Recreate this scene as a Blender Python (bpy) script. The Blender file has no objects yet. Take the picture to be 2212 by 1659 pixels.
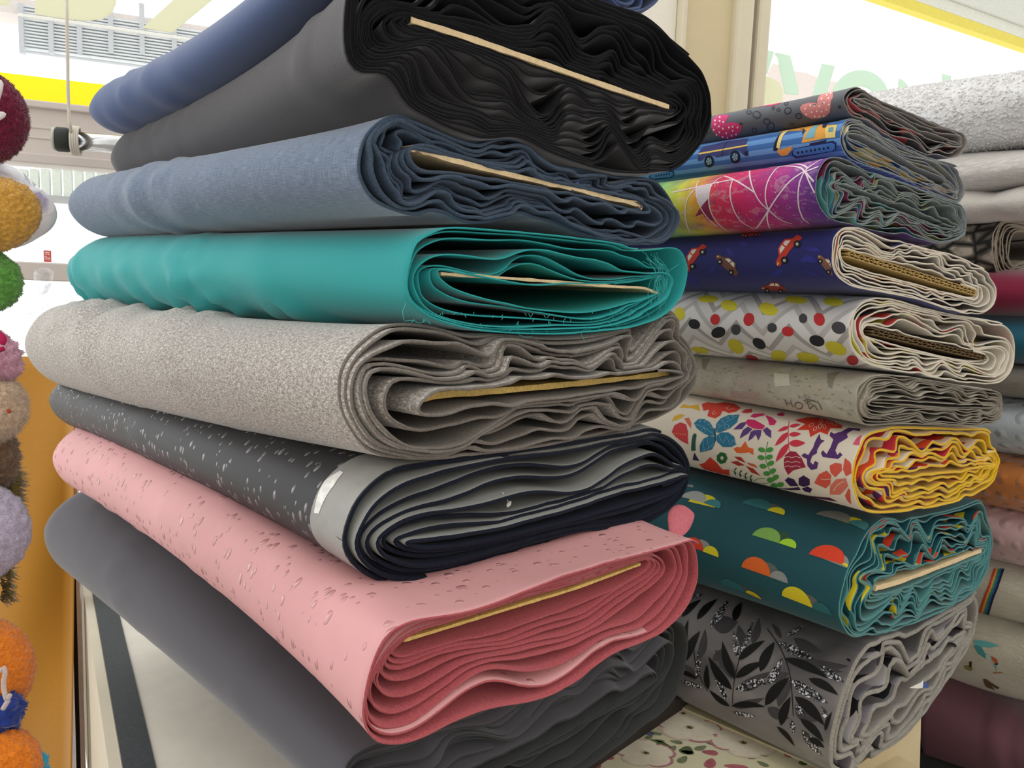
import bpy, bmesh, math, random
import numpy as np
from mathutils import Vector, Matrix
from mathutils.bvhtree import BVHTree
from mathutils.geometry import tessellate_polygon, barycentric_transform

C = bpy.context.scene.collection
CAMZ = 1.35
FPX, CX, CY = 1700.0, 1106.0, 829.5

# ------------------------------------------------------------------ camera frame
def _ray(u, v): return np.array([(u-CX)/FPX, -(v-CY)/FPX, -1.0])
_r1, _r2 = _ray(-700, 560), _ray(2840, 700)
_Y = _r1/np.linalg.norm(_r1)
_X = _r2-_Y*(_r2@_Y); _X /= np.linalg.norm(_X)
_Z = np.cross(_X, _Y)
W = np.array([_X, _Y, _Z])             # world axes seen from the camera: x across the bolt ends, y along the bolts, z up
CAM = np.array([0.0, 0.0, CAMZ])
def ray(u, v): return W @ _ray(u, v)
def at(u, v, d): return CAM+ray(u, v)*d                     # point at a depth d along the view axis
def onplane(u, v, p, n):
    r = ray(u, v); return CAM+r*(((p-CAM)@n)/(r@n))
def onz(u, v, z): return onplane(u, v, np.array([0, 0, z]), np.array([0, 0, 1.0]))
def heading(u, v):
    d = ray(u, v); d[2] = 0; return d/np.linalg.norm(d)

cam = bpy.data.cameras.new('camera'); co = bpy.data.objects.new('camera', cam); C.objects.link(co)
cam.sensor_fit = 'HORIZONTAL'; cam.sensor_width = 36.0; cam.lens = 36.0*FPX/2212.0
cam.clip_start = 0.01; cam.clip_end = 200
mw = Matrix.Identity(4)
for i in range(3):
    for j in range(3): mw[i][j] = W[i][j]
    mw[i][3] = CAM[i]
co.matrix_world = mw
bpy.context.scene.camera = co

# ------------------------------------------------------------------ materials
MATS = {}
def srgb(c):
    if isinstance(c, str): c = [int(c[i:i+2], 16) for i in (0, 2, 4)]
    return tuple(((x/255)/12.92 if x/255 <= .04045 else ((x/255+.055)/1.055)**2.4) for x in c)+(1.0,)
class NT:
    def __init__(s, name):
        s.m = bpy.data.materials.new(name); s.m.use_nodes = True; s.t = s.m.node_tree
        s.t.nodes.clear(); s.out = s.n('ShaderNodeOutputMaterial'); s.b = s.n('ShaderNodeBsdfPrincipled')
        s.t.links.new(s.b.outputs[0], s.out.inputs[0])
    def n(s, typ, ins=None, **kw):
        nd = s.t.nodes.new(typ)
        for k, v in kw.items(): setattr(nd, k, v)
        for k, v in (ins or {}).items(): s.set(nd, k, v)
        return nd
    def set(s, nd, k, v):
        i = nd.inputs[k]
        if isinstance(v, tuple) and len(v) == 2 and hasattr(v[0], 'outputs'): s.t.links.new(v[0].outputs[v[1]], i)
        elif hasattr(v, 'outputs'): s.t.links.new(v.outputs[0], i)
        else: i.default_value = v
    def uv(s, sx=1, sy=1, rot=0, kind='UV', sz=1):
        tc = s.n('ShaderNodeTexCoord')
        return s.n('ShaderNodeMapping', {'Vector': (tc, kind), 'Scale': (sx, sy, sz), 'Rotation': (0, 0, rot)})
    def noise(s, vec, scale, detail=3, rough=.6, dist=0):
        return s.n('ShaderNodeTexNoise', {'Vector': vec, 'Scale': scale, 'Detail': detail, 'Roughness': rough, 'Distortion': dist})
    def ramp(s, fac, stops, interp='LINEAR'):
        r = s.n('ShaderNodeValToRGB', {'Fac': fac}); cr = r.color_ramp; cr.interpolation = interp
        while len(cr.elements) < len(stops): cr.elements.new(.5)
        for e, (p, c) in zip(cr.elements, stops): e.position = p; e.color = c
        return r
    def mix(s, fac, a, b, mode='MIX'):
        x = s.n('ShaderNodeMix', data_type='RGBA', blend_type=mode)
        for k, v in ((0, fac), (6, a), (7, b)):
            if isinstance(v, tuple) and len(v) == 2: s.t.links.new(v[0].outputs[v[1]], x.inputs[k])
            elif hasattr(v, 'outputs'): s.t.links.new(v.outputs[0], x.inputs[k])
            else: x.inputs[k].default_value = v
        return (x, 2)
    def math(s, op, a, b=0.0, c=0.0):
        x = s.n('ShaderNodeMath', operation=op)
        for i, v in enumerate((a, b, c)):
            if isinstance(v, tuple): s.t.links.new(v[0].outputs[v[1]], x.inputs[i])
            elif hasattr(v, 'outputs'): s.t.links.new(v.outputs[0], x.inputs[i])
            else: x.inputs[i].default_value = v
        return x
    def bump(s, h, strength=.3, dist=.002, normal=None):
        ins = {'Height': h, 'Strength': strength, 'Distance': dist}
        if normal is not None: ins['Normal'] = normal
        b = s.n('ShaderNodeBump', ins); s.set(s.b, 'Normal', b); return b
    def base(s, color=None, rough=.8, spec=.3, sheen=0., sheen_rough=.4, metal=0.):
        if color is not None: s.set(s.b, 'Base Color', color)
        s.set(s.b, 'Roughness', rough); s.set(s.b, 'Specular IOR Level', spec); s.set(s.b, 'Metallic', metal)
        s.set(s.b, 'Sheen Weight', sheen); s.set(s.b, 'Sheen Roughness', sheen_rough)
        return s.m
W1 = (1, 1, 1, 1); K0 = (0, 0, 0, 1)

def cloth(name, col, rough=.85, sheen=.15, var=.12, weave=900, bump=.25, fuzz=0., spec=.25):
    """plain woven or fleecy cloth: a fine speckle, slow tone variation, a bump of threads or pile"""
    if name in MATS: return MATS[name]
    t = NT(name); c = srgb(col); p = t.uv(kind='UV')
    n1 = t.noise(p, weave, 2, .7); n2 = t.noise(p, 9, 3, .6)
    d = tuple(x*(1-var*2.2) for x in c[:3])+(1,); l = tuple(min(1, x*(1+var*1.6)+.004) for x in c[:3])+(1,)
    c1 = t.ramp((n1, 'Fac'), [(.3, d), (.72, l)])
    mixc = t.mix(.55, c, c1)
    t.base(mixc, rough, spec, sheen)
    h = n1
    if fuzz: h = t.noise(t.uv(), 420, 4, .75)
    t.bump((h, 'Fac'), bump, .0012 if not fuzz else .0012*(1+fuzz*2))
    MATS[name] = t.m; return t.m

def flat(name, col, rough=.7, spec=.3, var=.06, scale=60, metal=0., bump=0.):
    """paint, card, plastic or print ink with a faint unevenness"""
    if name in MATS: return MATS[name]
    t = NT(name); c = srgb(col); p = t.uv(kind='Object')
    n = t.noise(p, scale, 3, .6)
    d = tuple(x*(1-var) for x in c[:3])+(1,); l = tuple(min(1, x*(1+var)) for x in c[:3])+(1,)
    t.base(t.ramp((n, 'Fac'), [(.3, d), (.7, l)]), rough, spec, metal=metal)
    if bump: t.bump((n, 'Fac'), bump, .001)
    MATS[name] = t.m; return t.m

# ------------------------------------------------------------------ object helpers
def tag(o, label=None, cat=None, group=None, kind=None):
    if label: o['label'] = label
    if cat: o['category'] = cat
    if group: o['group'] = group
    if kind: o['kind'] = kind
    return o
def empty(name, loc, label, cat, group=None):
    o = bpy.data.objects.new(name, None); C.objects.link(o); o.location = Vector(loc); o.empty_display_size = .05
    return tag(o, label, cat, group)
def mesh_obj(name, verts, faces, mats, midx=None, uvs=None, parent=None, smooth=True):
    """verts in world coordinates; parent keeps them where they stand"""
    me = bpy.data.meshes.new(name)
    org = np.array(parent.location) if parent is not None else np.zeros(3)
    P = parent
    while P is not None and P.parent is not None:
        P = P.parent; org = org+np.array(P.location)
    me.from_pydata((np.asarray(verts, float)-org).tolist(), [], faces)
    for m in (mats if isinstance(mats, (list, tuple)) else [mats]): me.materials.append(m)
    if midx is not None: me.polygons.foreach_set('material_index', np.asarray(midx, np.int32))
    if uvs is not None:
        ul = me.uv_layers.new(name='UVMap')
        li = np.empty(len(me.loops), np.int32); me.loops.foreach_get('vertex_index', li)
        ul.data.foreach_set('uv', np.asarray(uvs, np.float32)[li].ravel())
    if smooth: me.polygons.foreach_set('use_smooth', np.ones(len(me.polygons), bool))
    me.update()
    o = bpy.data.objects.new(name, me); C.objects.link(o)
    if parent is not None: o.parent = parent
    return o
def box_vf(lo, hi):
    x0, y0, z0 = lo; x1, y1, z1 = hi
    v = [(x0,y0,z0),(x1,y0,z0),(x1,y1,z0),(x0,y1,z0),(x0,y0,z1),(x1,y0,z1),(x1,y1,z1),(x0,y1,z1)]
    f = [(0,3,2,1),(4,5,6,7),(0,1,5,4),(1,2,6,5),(2,3,7,6),(3,0,4,7)]
    return v, f
def hexa(name, pts8, mat, parent=None, bevel=.0):
    """a box from its four bottom and four top corners (world)"""
    f = [(0,3,2,1),(4,5,6,7),(0,1,5,4),(1,2,6,5),(2,3,7,6),(3,0,4,7)]
    o = mesh_obj(name, pts8, f, mat, parent=parent, smooth=False)
    if bevel:
        m = o.modifiers.new('bevel', 'BEVEL'); m.width = bevel; m.segments = 2; m.limit_method = 'ANGLE'
    return o
def slab(name, p, ex, ey, ez, mat, parent=None, bevel=0.):
    """a box spanned from the corner p by three edge vectors"""
    p, ex, ey, ez = [np.asarray(a, float) for a in (p, ex, ey, ez)]
    return hexa(name, [p, p+ex, p+ex+ey, p+ey, p+ez, p+ex+ez, p+ex+ey+ez, p+ey+ez], mat, parent, bevel)
def tube_vf(pts, r, seg=10, caps=True):
    pts = [np.asarray(p, float) for p in pts]; n = len(pts)
    rs = r if hasattr(r, '__len__') else [r]*n
    v, f = [], []; prev = None
    for i, p in enumerate(pts):
        t = pts[min(i+1, n-1)]-pts[max(i-1, 0)]; t = t/(np.linalg.norm(t)+1e-12)
        if prev is None:
            a = np.cross(t, [0, 0, 1.]);  a = a if np.linalg.norm(a) > .1 else np.cross(t, [1., 0, 0])
        else: a = prev-t*(prev@t)
        a = a/np.linalg.norm(a); prev = a; b = np.cross(t, a)
        for k in range(seg):
            q = 2*math.pi*k/seg; v.append(p+rs[i]*(a*math.cos(q)+b*math.sin(q)))
    for i in range(n-1):
        for k in range(seg):
            k2 = (k+1) % seg; f.append((i*seg+k, i*seg+k2, (i+1)*seg+k2, (i+1)*seg+k))
    if caps: f.append(tuple(range(seg))[::-1]); f.append(tuple((n-1)*seg+k for k in range(seg)))
    return v, f
class MB:
    """collects shapes into one mesh"""
    def __init__(s): s.v, s.f, s.m, s.uv = [], [], [], []
    def add(s, v, f, m=0, uv=None):
        b = len(s.v); s.v += [tuple(x) for x in v]; s.f += [tuple(i+b for i in q) for q in f]; s.m += [m]*len(f)
        s.uv += list(uv) if uv is not None else [(x[0]+x[1]*.6, x[2]+x[1]*.3) for x in v]
        return s
    def build(s, name, mats, parent=None, smooth=True): return mesh_obj(name, s.v, s.f, mats, s.m, s.uv, parent, smooth)

# ------------------------------------------------------------------ a bolt of cloth
def catmull(pts, per=8):
    p = np.asarray(pts, float); out = []
    for i in range(len(p)-1):
        p0 = p[max(i-1, 0)]; p1 = p[i]; p2 = p[i+1]; p3 = p[min(i+2, len(p)-1)]
        for k in range(per):
            t = k/per
            out.append(.5*((2*p1)+(-p0+p2)*t+(2*p0-5*p1+4*p2-p3)*t*t+(-p0+3*p1-3*p2+p3)*t**3))
    out.append(p[-1]); return np.array(out)
def resamp(p, n):
    d = np.r_[0, np.cumsum(np.linalg.norm(np.diff(p, axis=0), axis=1))]
    s = np.linspace(0, d[-1], n)
    return np.c_[np.interp(s, d, p[:, 0]), np.interp(s, d, p[:, 1])]
def csmooth(a, sig):
    """circular gaussian smoothing along axis 0 (a ring) """
    n = len(a); k = np.fft.fftfreq(n)*n
    g = np.exp(-.5*(2*np.pi*k*sig/n)**2)
    return np.real(np.fft.ifft(np.fft.fft(a, axis=0)*(g[:, None] if a.ndim == 2 else g), axis=0))
def ringnoise(rng, n, F, slope=.5, lo=1):
    m = np.arange(lo, F+1); a = np.linspace(0, 1, n, endpoint=False)
    amp = m**-slope; ph = rng.uniform(0, 2*np.pi, len(m))
    x = (amp*np.cos(2*np.pi*np.outer(a, m)+ph)).sum(1)
    return x/ (np.sqrt((amp**2).sum()/2)+1e-9)
BOLTS = {}
class Bolt: pass
def bolt(key, label, ref, depth, top, bottom, ctop, cbot, mats, N=7, th=.0025, L=.70, vp=(-700, 560), far=None, farh=None, farw=1.0,
         a0=.43, seed=1, gapvar=.9, wave=.6, corr=.6, F=14, prot=lambda k, N: 0., edge=.0008, mids=(), group=None, board=None, boardmat=None,
         boardth=.004, wrinkles=(), pitch=0., n=160, pull=0., cat='fabric bolt', name='fabric_bolt', fuzz=0., endround=.07, smoothfade=.08, parts=True, tmin=0., skew=0., farpow=2.0, farslope=.6, blendpow=.8, body=None, lastgap=None, backswap=None, coreshrink=1.):
    """cloth wound round a flat card. top/bottom: outline of the near end, left tip to right tip, as seen; ctop/cbot: the opening round the card."""
    rng = np.random.default_rng(seed)
    yd = heading(*vp); e1 = np.cross(yd, [0, 0, 1.]); e2 = np.array([0, 0, 1.])
    if pitch: yd = yd+e2*pitch; yd /= np.linalg.norm(yd); e2 = np.cross(e1, yd)
    if skew: # end cut not square to the roll
        nrm = yd*math.cos(skew)+e1*math.sin(skew)
    else: nrm = yd
    p0 = at(ref[0], ref[1], depth)-yd*pull
    def loc(q):
        w = onplane(q[0], q[1], p0, nrm)-p0; return np.array([w@e1, w@e2])
    def ringof(tp, bp):
        if bp[0] != tp[0]: bp = [tp[0]]+list(bp)
        if bp[-1] != tp[-1]: bp = list(bp)+[tp[-1]]
        t = resamp(catmull([loc(q) for q in tp]), n//2+1)[:-1]; b = resamp(catmull([loc(q) for q in bp]), n//2+1)[::-1][:-1]
        return np.r_[t, b]
    O = ringof(top, bottom); I = ringof(ctop, cbot)
    O = csmooth(O, .8); I = csmooth(I, 1.0)
    if coreshrink != 1.:
        Im = (I+np.roll(I[::-1], 1, axis=0))/2; I = Im+(I-Im)*coreshrink
    rings = [(0., I)]+[(s, csmooth(ringof(a, b), 1.)) for s, a, b in mids]+[(1., O)]
    def P(s, ai, rr):
        out = np.zeros((len(s), 2))
        for (s0, r0), (s1, r1) in zip(rr[:-1], rr[1:]):
            m = (s >= s0-1e-9) & (s <= s1+1e-9); w = ((s-s0)/(s1-s0))[m][:, None]
            out[m] = r0[ai[m]]*(1-w)+r1[ai[m]]*w
        return out
    D = np.linalg.norm(csmooth(O, 3)-csmooth(I, 3), axis=1)+1e-4
    g = []; c = ringnoise(rng, n, F); cw = ringnoise(rng, n, F, .35, 3)
    S = np.zeros((N+1, n)); acc = np.zeros(n)
    for k in range(1, N+1):
        c = corr*c+math.sqrt(1-corr**2)*ringnoise(rng, n, F, .45)
        cw = .82*cw+.57*ringnoise(rng, n, F, .3, 3)
        gk = np.exp(gapvar*c)*(1+.35*rng.uniform(-1, 1))
        if k == N: gk = np.full(n, .3)*(1 if lastgap is None else lastgap(np.arange(n)/n))
        if k == 1: gk = gk*.45
        acc = acc+gk; S[k] = acc+wave*cw*math.sin(math.pi*k/N)
    S /= acc
    mg = np.minimum(.8/N, th*1.3/D)
    for k in range(1, N+1): S[k] = np.maximum(S[k], S[k-1]+mg)
    S /= S[N]
    Ssm = np.array([csmooth(r, 5) for r in S]); Ssm /= Ssm[N]
    rsm = [(s, csmooth(r, 3.5)) for s, r in rings]
    if body: rsm[-1] = (1., csmooth(ringof(*body), 3.))
    T = n*N+1; i = np.arange(T); t = i/n
    if tmin: i = i[t >= tmin]; t = t[t >= tmin]
    ai = (np.round((a0+t-N)*n).astype(int)) % n; k = np.minimum(np.floor(t).astype(int), N-1); fr = t-k
    s = S[k, ai]*(1-fr)+S[k+1, ai]*fr; ss = Ssm[k, ai]*(1-fr)+Ssm[k+1, ai]*fr
    Pn = P(np.clip(s, 0, 1), ai, rings); Ps = P(np.clip(ss, 0, 1), ai, rsm)
    LT = loc(top[0]); RT = loc(top[-1])
    pr = np.array([prot(x, N) for x in t]); pr = pr+edge*np.interp(np.arange(len(t)), np.linspace(0, len(t), len(t)//3+2), rng.normal(0, 1, len(t)//3+2))+edge*1.5*np.interp(t, np.linspace(0, N, N*9), rng.normal(0, 1, N*9))
    if far is not None:
        w = onplane(far[0], far[1], p0+yd*L, yd)-p0; Fx = np.array([w@e1, w@e2])-LT
    else: Fx = np.zeros(2)
    h0 = O[:, 1].max()-O[:, 1].min()
    if farh:
        dF = (W.T @ (p0+yd*L+e1*LT[0]-CAM)); sze = farh*(-dF[2])/FPX/h0
    else: sze = 1.
    zc = lambda x: LT[1]+(RT[1]-LT[1])*(x-LT[0])/(RT[0]-LT[0])
    cl0 = rng.normal(0, 1, 64)
    # the folded far end: a blunt rounded pad
    wd = RT[0]-LT[0]; HF = h0*sze
    aa = np.arange(n)/n; th_ = np.pi*(1-2*aa); ex = 2/farpow
    cth, sth = np.cos(th_), np.sin(th_)
    rx = HF*.55; sx_ = np.sign(cth)*np.abs(cth)**ex; sz_ = np.sign(sth)*np.abs(sth)**ex
    stx = LT[0]+wd/2*farw*(1+sx_)
    stz = HF/2*np.sign(sth)*np.minimum(1, np.sqrt(np.maximum(0, 1-np.clip(1-(np.minimum(stx-LT[0], LT[0]+wd*farw-stx))/rx, 0, 1)**2)))
    FARR = np.c_[stx+Fx[0], LT[1]+Fx[1]+farslope*(RT[1]-LT[1])*(stx-LT[0])/wd+stz]; FARM = np.c_[FARR[:, 0], FARR[:, 1]-stz]
    def section(y, idx, nrml=None):
        v = y/L; e = math.exp(-y/smoothfade)
        Q = Pn[idx]*e+Ps[idx]*(1-e)
        f = 1.
        if v > 1-endround: f = math.sqrt(max(0., 1-((v-1+endround)/endround)**2))*.9+.1
        x = v*Fx[0]+Q[:, 0]; z = v*Fx[1]+Q[:, 1]
        q = np.clip(ss[idx], 0, 1)[:, None]*.93+.07
        Fq = FARM[ai[idx]]*(1-q)+FARR[ai[idx]]*q
        w_ = v**blendpow
        x = x*(1-w_)+Fq[:, 0]*w_; z = z*(1-w_)+Fq[:, 1]*w_
        zr = LT[1]+v*Fx[1]+((1-w_)+w_*farslope)*(RT[1]-LT[1])*(x-LT[0]-v*Fx[0])/wd
        z = zr+(z-zr)*f; xm = (LT[0]+RT[0])/2+v*Fx[0]; x = xm+(x-xm)*(.94+.06*f)
        return np.c_[x, z]
    def normals(Q):
        tg = np.gradient(Q, axis=0); tg = tg/(np.linalg.norm(tg, axis=1)[:, None]+1e-9)
        ker = np.array([.25, .5, .25]); nn = np.c_[-tg[:, 1], tg[:, 0]]
        for _ in range(2): nn = np.c_[np.convolve(np.pad(nn[:, 0], 1, 'edge'), ker, 'valid'), np.convolve(np.pad(nn[:, 1], 1, 'edge'), ker, 'valid')]
        return nn/(np.linalg.norm(nn, axis=1)[:, None]+1e-9)
    V, Fc, MI, UV = [], [], [], []
    base = 0
    dl = np.r_[0, np.cumsum(np.linalg.norm(np.diff(Ps, axis=0), axis=1))]; ulen = dl-dl[-1]
    B = Bolt(); B.yd, B.e1, B.e2, B.p0, B.L, B.LT, B.RT, B.ulen = yd, e1, e2, p0, L, LT, RT, ulen
    cut = int(max(0, len(t)-1-round(1.25*n)))
    vin = np.array([0, .006, .014, .025, .04, .06, .085, .115, .16, .23, .34, .5, .75, .93, .95, .97, .985, 1.])
    vout = np.unique(np.r_[0, .006, .014, .025, .04, np.linspace(.06, .92, 34), np.linspace(.93, 1, 8)])
    for lo, hi, vs, outer in ((0, cut, vin, False), (cut, len(t)-1, vout, True)):
        if hi <= lo: continue
        idx = np.arange(lo, hi+1); m = len(idx); A, Bk = [], []
        for v in vs:
            y = v*L; Q = section(y, idx); nn = normals(Q)
            if outer and wrinkles:
                d = np.zeros(m); u = ulen[idx]
                for (yc, amp, ww, sl, uc, us) in wrinkles:
                    d += amp*np.exp(-((y-yc-sl*(u-uc))/ww)**2)*np.exp(-((u-uc)/us)**2)
                # fade to nothing where the outer turn meets the turn beneath
                ramp = np.clip((idx-lo)/(.12*n), 0, 1); Q = Q+nn*(d*ramp*min(1, y/.03))[:, None]
            yy = y-pr[idx]*math.exp(-y/.03)
            p3 = p0+np.outer(Q[:, 0], e1)+np.outer(Q[:, 1], e2)+np.outer(yy, yd)
            if skew: p3 = p3 - np.outer(Q[:, 0]*math.tan(skew)*max(0, 1-y/.3), yd)
            A.append(p3); Bk.append(p3-(np.outer(nn[:, 0], e1)+np.outer(nn[:, 1], e2))*th)
        A = np.array(A); Bk = np.array(Bk); nv = len(vs)
        rim = (A[0]+Bk[0])/2-yd*th*.45
        V.append(A.reshape(-1, 3)); V.append(Bk.reshape(-1, 3)); V.append(rim)
        uu = ulen[idx]; uvg = np.stack(np.broadcast_arrays(uu[None, :], (vs*L)[:, None]), -1).reshape(-1, 2)
        UV += [uvg, uvg, np.c_[uu, np.full(m, -.002)]]
        oa, ob, orr = base, base+nv*m, base+2*nv*m
        j, q = np.meshgrid(np.arange(nv-1), np.arange(m-1), indexing='ij'); j = j.ravel(); q = q.ravel()
        quad = lambda o: np.c_[o+j*m+q, o+j*m+q+1, o+(j+1)*m+q+1, o+(j+1)*m+q]
        fa = quad(oa)[:, ::1]; fb = quad(ob)[:, ::-1]
        q1 = np.arange(m-1)
        r1 = np.c_[oa+q1, orr+q1, orr+q1+1, oa+q1+1]; r2 = np.c_[orr+q1, ob+q1, ob+q1+1, orr+q1+1]
        e_ = (nv-1)*m; r3 = np.c_[oa+e_+q1, oa+e_+q1+1, ob+e_+q1+1, ob+e_+q1]
        j1 = np.arange(nv-1); fe = []
        if outer: fe = np.c_[oa+j1*m+m-1, ob+j1*m+m-1, ob+(j1+1)*m+m-1, oa+(j1+1)*m+m-1]
        bm_ = 1
        if backswap: tq_ = t[idx][q]; bm_ = np.where((tq_ > backswap[0]) & (tq_ < backswap[1]), backswap[2], 1)
        for ff, mi in ((fa, 0 if outer or len(mats) < 4 else 3), (fb, bm_), (r1, 2), (r2, 2), (r3, 2), (fe, 2)):
            if len(ff): Fc.append(np.asarray(ff)); MI.append(np.full(len(ff), mi))
        base += 2*nv*m+m
        if outer: B.grid = A; B.gu = uu; B.gv = vs*L
    B.V, B.F, B.MI, B.UV = np.concatenate(V), np.concatenate(Fc), np.concatenate(MI), np.concatenate(UV)
    B.mats = list(mats); B.extra = MB(); B.key = key; B.loc = loc; B.nrm = nrm
    zmin = B.V[:, 2].min(); cen = B.V.mean(0)
    B.root = empty(name, (cen[0], cen[1], zmin), label, cat, group)
    if board is not None:
        pts = catmull([loc(q) for q in board], 6); tg = np.gradient(pts, axis=0); tg /= np.linalg.norm(tg, axis=1)[:, None]
        nn = np.c_[-tg[:, 1], tg[:, 0]]; hh = boardth/2*(1+.12*rng.normal(0, 1, len(pts)))[:, None]
        a = pts+nn*hh; b = pts-nn*hh; mb = MB(); rows = []
        lev = (.0015, 0.0, L*.5, L*.93); bb = []
        sk = math.tan(skew) if skew else 0.
        for li, y in enumerate((-.001, -.003, L*.4, L*.9)):
            sc = .86 if li == 0 else 1.
            r = np.r_[a if li else pts+nn*hh, (b)[::-1]]
            v = y/L; x = LT[0]+v*Fx[0]+(r[:, 0]-LT[0])*(1+(farw-1)*v); z = LT[1]+v*Fx[1]+(r[:, 1]-LT[1])*(1+(sze-1)*v)
            rows.append(p0+np.outer(x, e1)+np.outer(z, e2)+np.outer(np.full(len(x), y+(.003 if li == 0 else 0)), yd)-np.outer(x*sk*max(0, 1-y/.3), yd))
        rows = rows[1:]
        m = len(rows[0]); v = np.concatenate(rows); f = []
        for j in range(len(rows)-1):
            for q in range(m): f.append((j*m+q, j*m+(q+1) % m, (j+1)*m+(q+1) % m, (j+1)*m+q))
        h = len(pts)
        for q in range(h-1): f.append((q, m-1-q, m-2-q, q+1))
        mb.add(v, f); B.board = mb.build('core_board', [boardmat], B.root, smooth=False); B.board['label'] = 'pale cardboard core'
    BOLTS[key] = B
    return B
def surf(B, u, y, off=.0004):
    """3-D point on the outer turn of a bolt from its cloth coordinates"""
    gu, gv = B.gu, B.gv; u = np.clip(u, gu[0], gu[-1]-1e-6); y = np.clip(y, gv[0], gv[-1]-1e-6)
    i = np.clip(np.searchsorted(gu, u, 'right')-1, 0, len(gu)-2); j = np.clip(np.searchsorted(gv, y, 'right')-1, 0, len(gv)-2)
    a = ((u-gu[i])/(gu[i+1]-gu[i]))[:, None]; b = ((y-gv[j])/(gv[j+1]-gv[j]))[:, None]; G = B.grid
    p = G[j, i]*(1-a)*(1-b)+G[j, i+1]*a*(1-b)+G[j+1, i]*(1-a)*b+G[j+1, i+1]*a*b
    du = G[j, i+1]-G[j, i]; dv = G[j+1, i]-G[j, i]; nn = np.cross(du, dv); nn /= (np.linalg.norm(nn, axis=1)[:, None]+1e-12)
    return p+nn*off
def bvh(B):
    if hasattr(B, 'tree'): return B.tree
    nv, m = B.grid.shape[:2]; v = B.grid.reshape(-1, 3); t = []
    for j in range(nv-1):
        for i in range(m-1):
            a = j*m+i; t += [(a, a+1, a+m+1), (a, a+m+1, a+m)]
    B.tris = t; B.gvv = [Vector(x) for x in v]; B.tree = BVHTree.FromPolygons(B.gvv, t); return B.tree
def cloth_uv(B, u, v, depth=0):
    """where the sight line through a photo point meets the cloth, in cloth coordinates (round, along)"""
    tr = bvh(B); d = ray(u, v); h, nrm, fi, dist = tr.ray_cast(Vector(CAM), Vector(d).normalized())
    if h is not None and nrm.dot(Vector(d)) > 0: h = None      # past the edge: the far wall seen from within
    if h is None and depth < 14: return cloth_uv(B, u-5, v, depth+1)
    if h is None:
        # just off the outline: nearest point to the sight line
        best = None
        for s in np.linspace(.6, 1.9, 40):
            r = tr.find_nearest(Vector(CAM+d*s))
            if best is None or r[3] < best[3]: best = r
        h, nrm, fi, dist = best
    m = len(B.gu); tri = B.tris[fi]
    c = [Vector((B.gu[q % m], B.gv[q//m], 0)) for q in tri]
    w = barycentric_transform(h, *[B.gvv[q] for q in tri], *c)
    return np.array([w.x, w.y])
def decal(B, poly, mat, off=.0004, maxlen=.006):
    """print a filled shape, given in cloth coordinates, onto the cloth"""
    if mat not in B.mats: B.mats.append(mat)
    mi = B.mats.index(mat)
    tris = tessellate_polygon([[Vector((p[0], p[1], 0)) for p in poly]])
    pts = [tuple(p) for p in poly]; tl = [tuple(t) for t in tris]
    for _ in range(7):
        new = []; done = True; cache = {}
        def mid(a, b):
            k = (min(a, b), max(a, b))
            if k not in cache: pts.append(((pts[a][0]+pts[b][0])/2, (pts[a][1]+pts[b][1])/2)); cache[k] = len(pts)-1
            return cache[k]
        for a, b, c in tl:
            ls = [(abs(pts[p][0]-pts[q][0])+.25*abs(pts[p][1]-pts[q][1]), p, q, r) for p, q, r in ((a, b, c), (b, c, a), (c, a, b))]
            l, p, q, r = max(ls)
            if l > maxlen: m = mid(p, q); new += [(p, m, r), (m, q, r)]; done = False
            else: new.append((a, b, c))
        tl = new
        if done: break
    pts = np.array(pts); v = surf(B, pts[:, 0], pts[:, 1], off)
    f = []
    for a, b, c in tl:
        ar = (pts[b][0]-pts[a][0])*(pts[c][1]-pts[a][1])-(pts[b][1]-pts[a][1])*(pts[c][0]-pts[a][0])
        f.append((a, b, c) if ar > 0 else (a, c, b))
    B.extra.add(v, f, mi, [tuple(p) for p in pts])
def finish(B, fabric='fabric'):
    V = np.r_[B.V, np.array(B.extra.v)] if B.extra.v else B.V
    F = B.F.tolist()+[tuple(i+len(B.V) for i in f) for f in B.extra.f]
    MI = np.r_[B.MI, np.array(B.extra.m, int)] if B.extra.f else B.MI
    UV = np.r_[B.UV, np.array(B.extra.uv)] if B.extra.v else B.UV
    B.obj = mesh_obj(fabric, V, F, B.mats, MI, UV, B.root)
    return B.obj
# ------------------------------------------------------------------ left stack of plain bolts
Y0 = at(878, 875, .70)[1]
dm = lambda u, v: Y0/ray(u, v)[1]
GL = 'plain fabric bolts in the left stack'
card = flat('card_board', 'd9c29a', .85, .2, .12, 180)
card2 = flat('card_rough', 'd2b26a', .9, .2, .2, 320, bump=.6)

blackf = cloth('black_cloth', '37363b', .95, .4, .15, 700, .35)
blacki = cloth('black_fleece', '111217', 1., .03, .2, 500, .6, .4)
t = NT('slate_cloth'); p = t.uv(1, 1)
fx = t.noise(t.uv(1100, 70), 1, 2, .6); fy = t.noise(t.uv(60, 1000), 1, 2, .6); n2 = t.noise(p, 10, 3)
s1 = t.math('ADD', (fx, 'Fac'), (fy, 'Fac')); s1 = t.math('MULTIPLY', s1, .5)
col = t.ramp(s1, [(.3, srgb('4a586a')), (.5, srgb('66758a')), (.68, srgb('8a98aa'))])
t.base(t.mix(t.math('MULTIPLY', (n2, 'Fac'), .35), (col, 0), srgb('5b6a7e')), .85, .25, .3); t.bump(s1, .2, .0008); slate = t.m
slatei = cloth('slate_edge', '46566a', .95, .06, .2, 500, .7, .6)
teal = cloth('teal_cotton', '2e9c9d', .7, .2, .05, 900, .12)
teali = cloth('teal_cotton_inside', '2fa3a3', .9, .0, .08, 700, .25)
t = NT('grey_melange'); p = t.uv(420, 260); p2 = t.uv(900, 640, .6)
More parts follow.
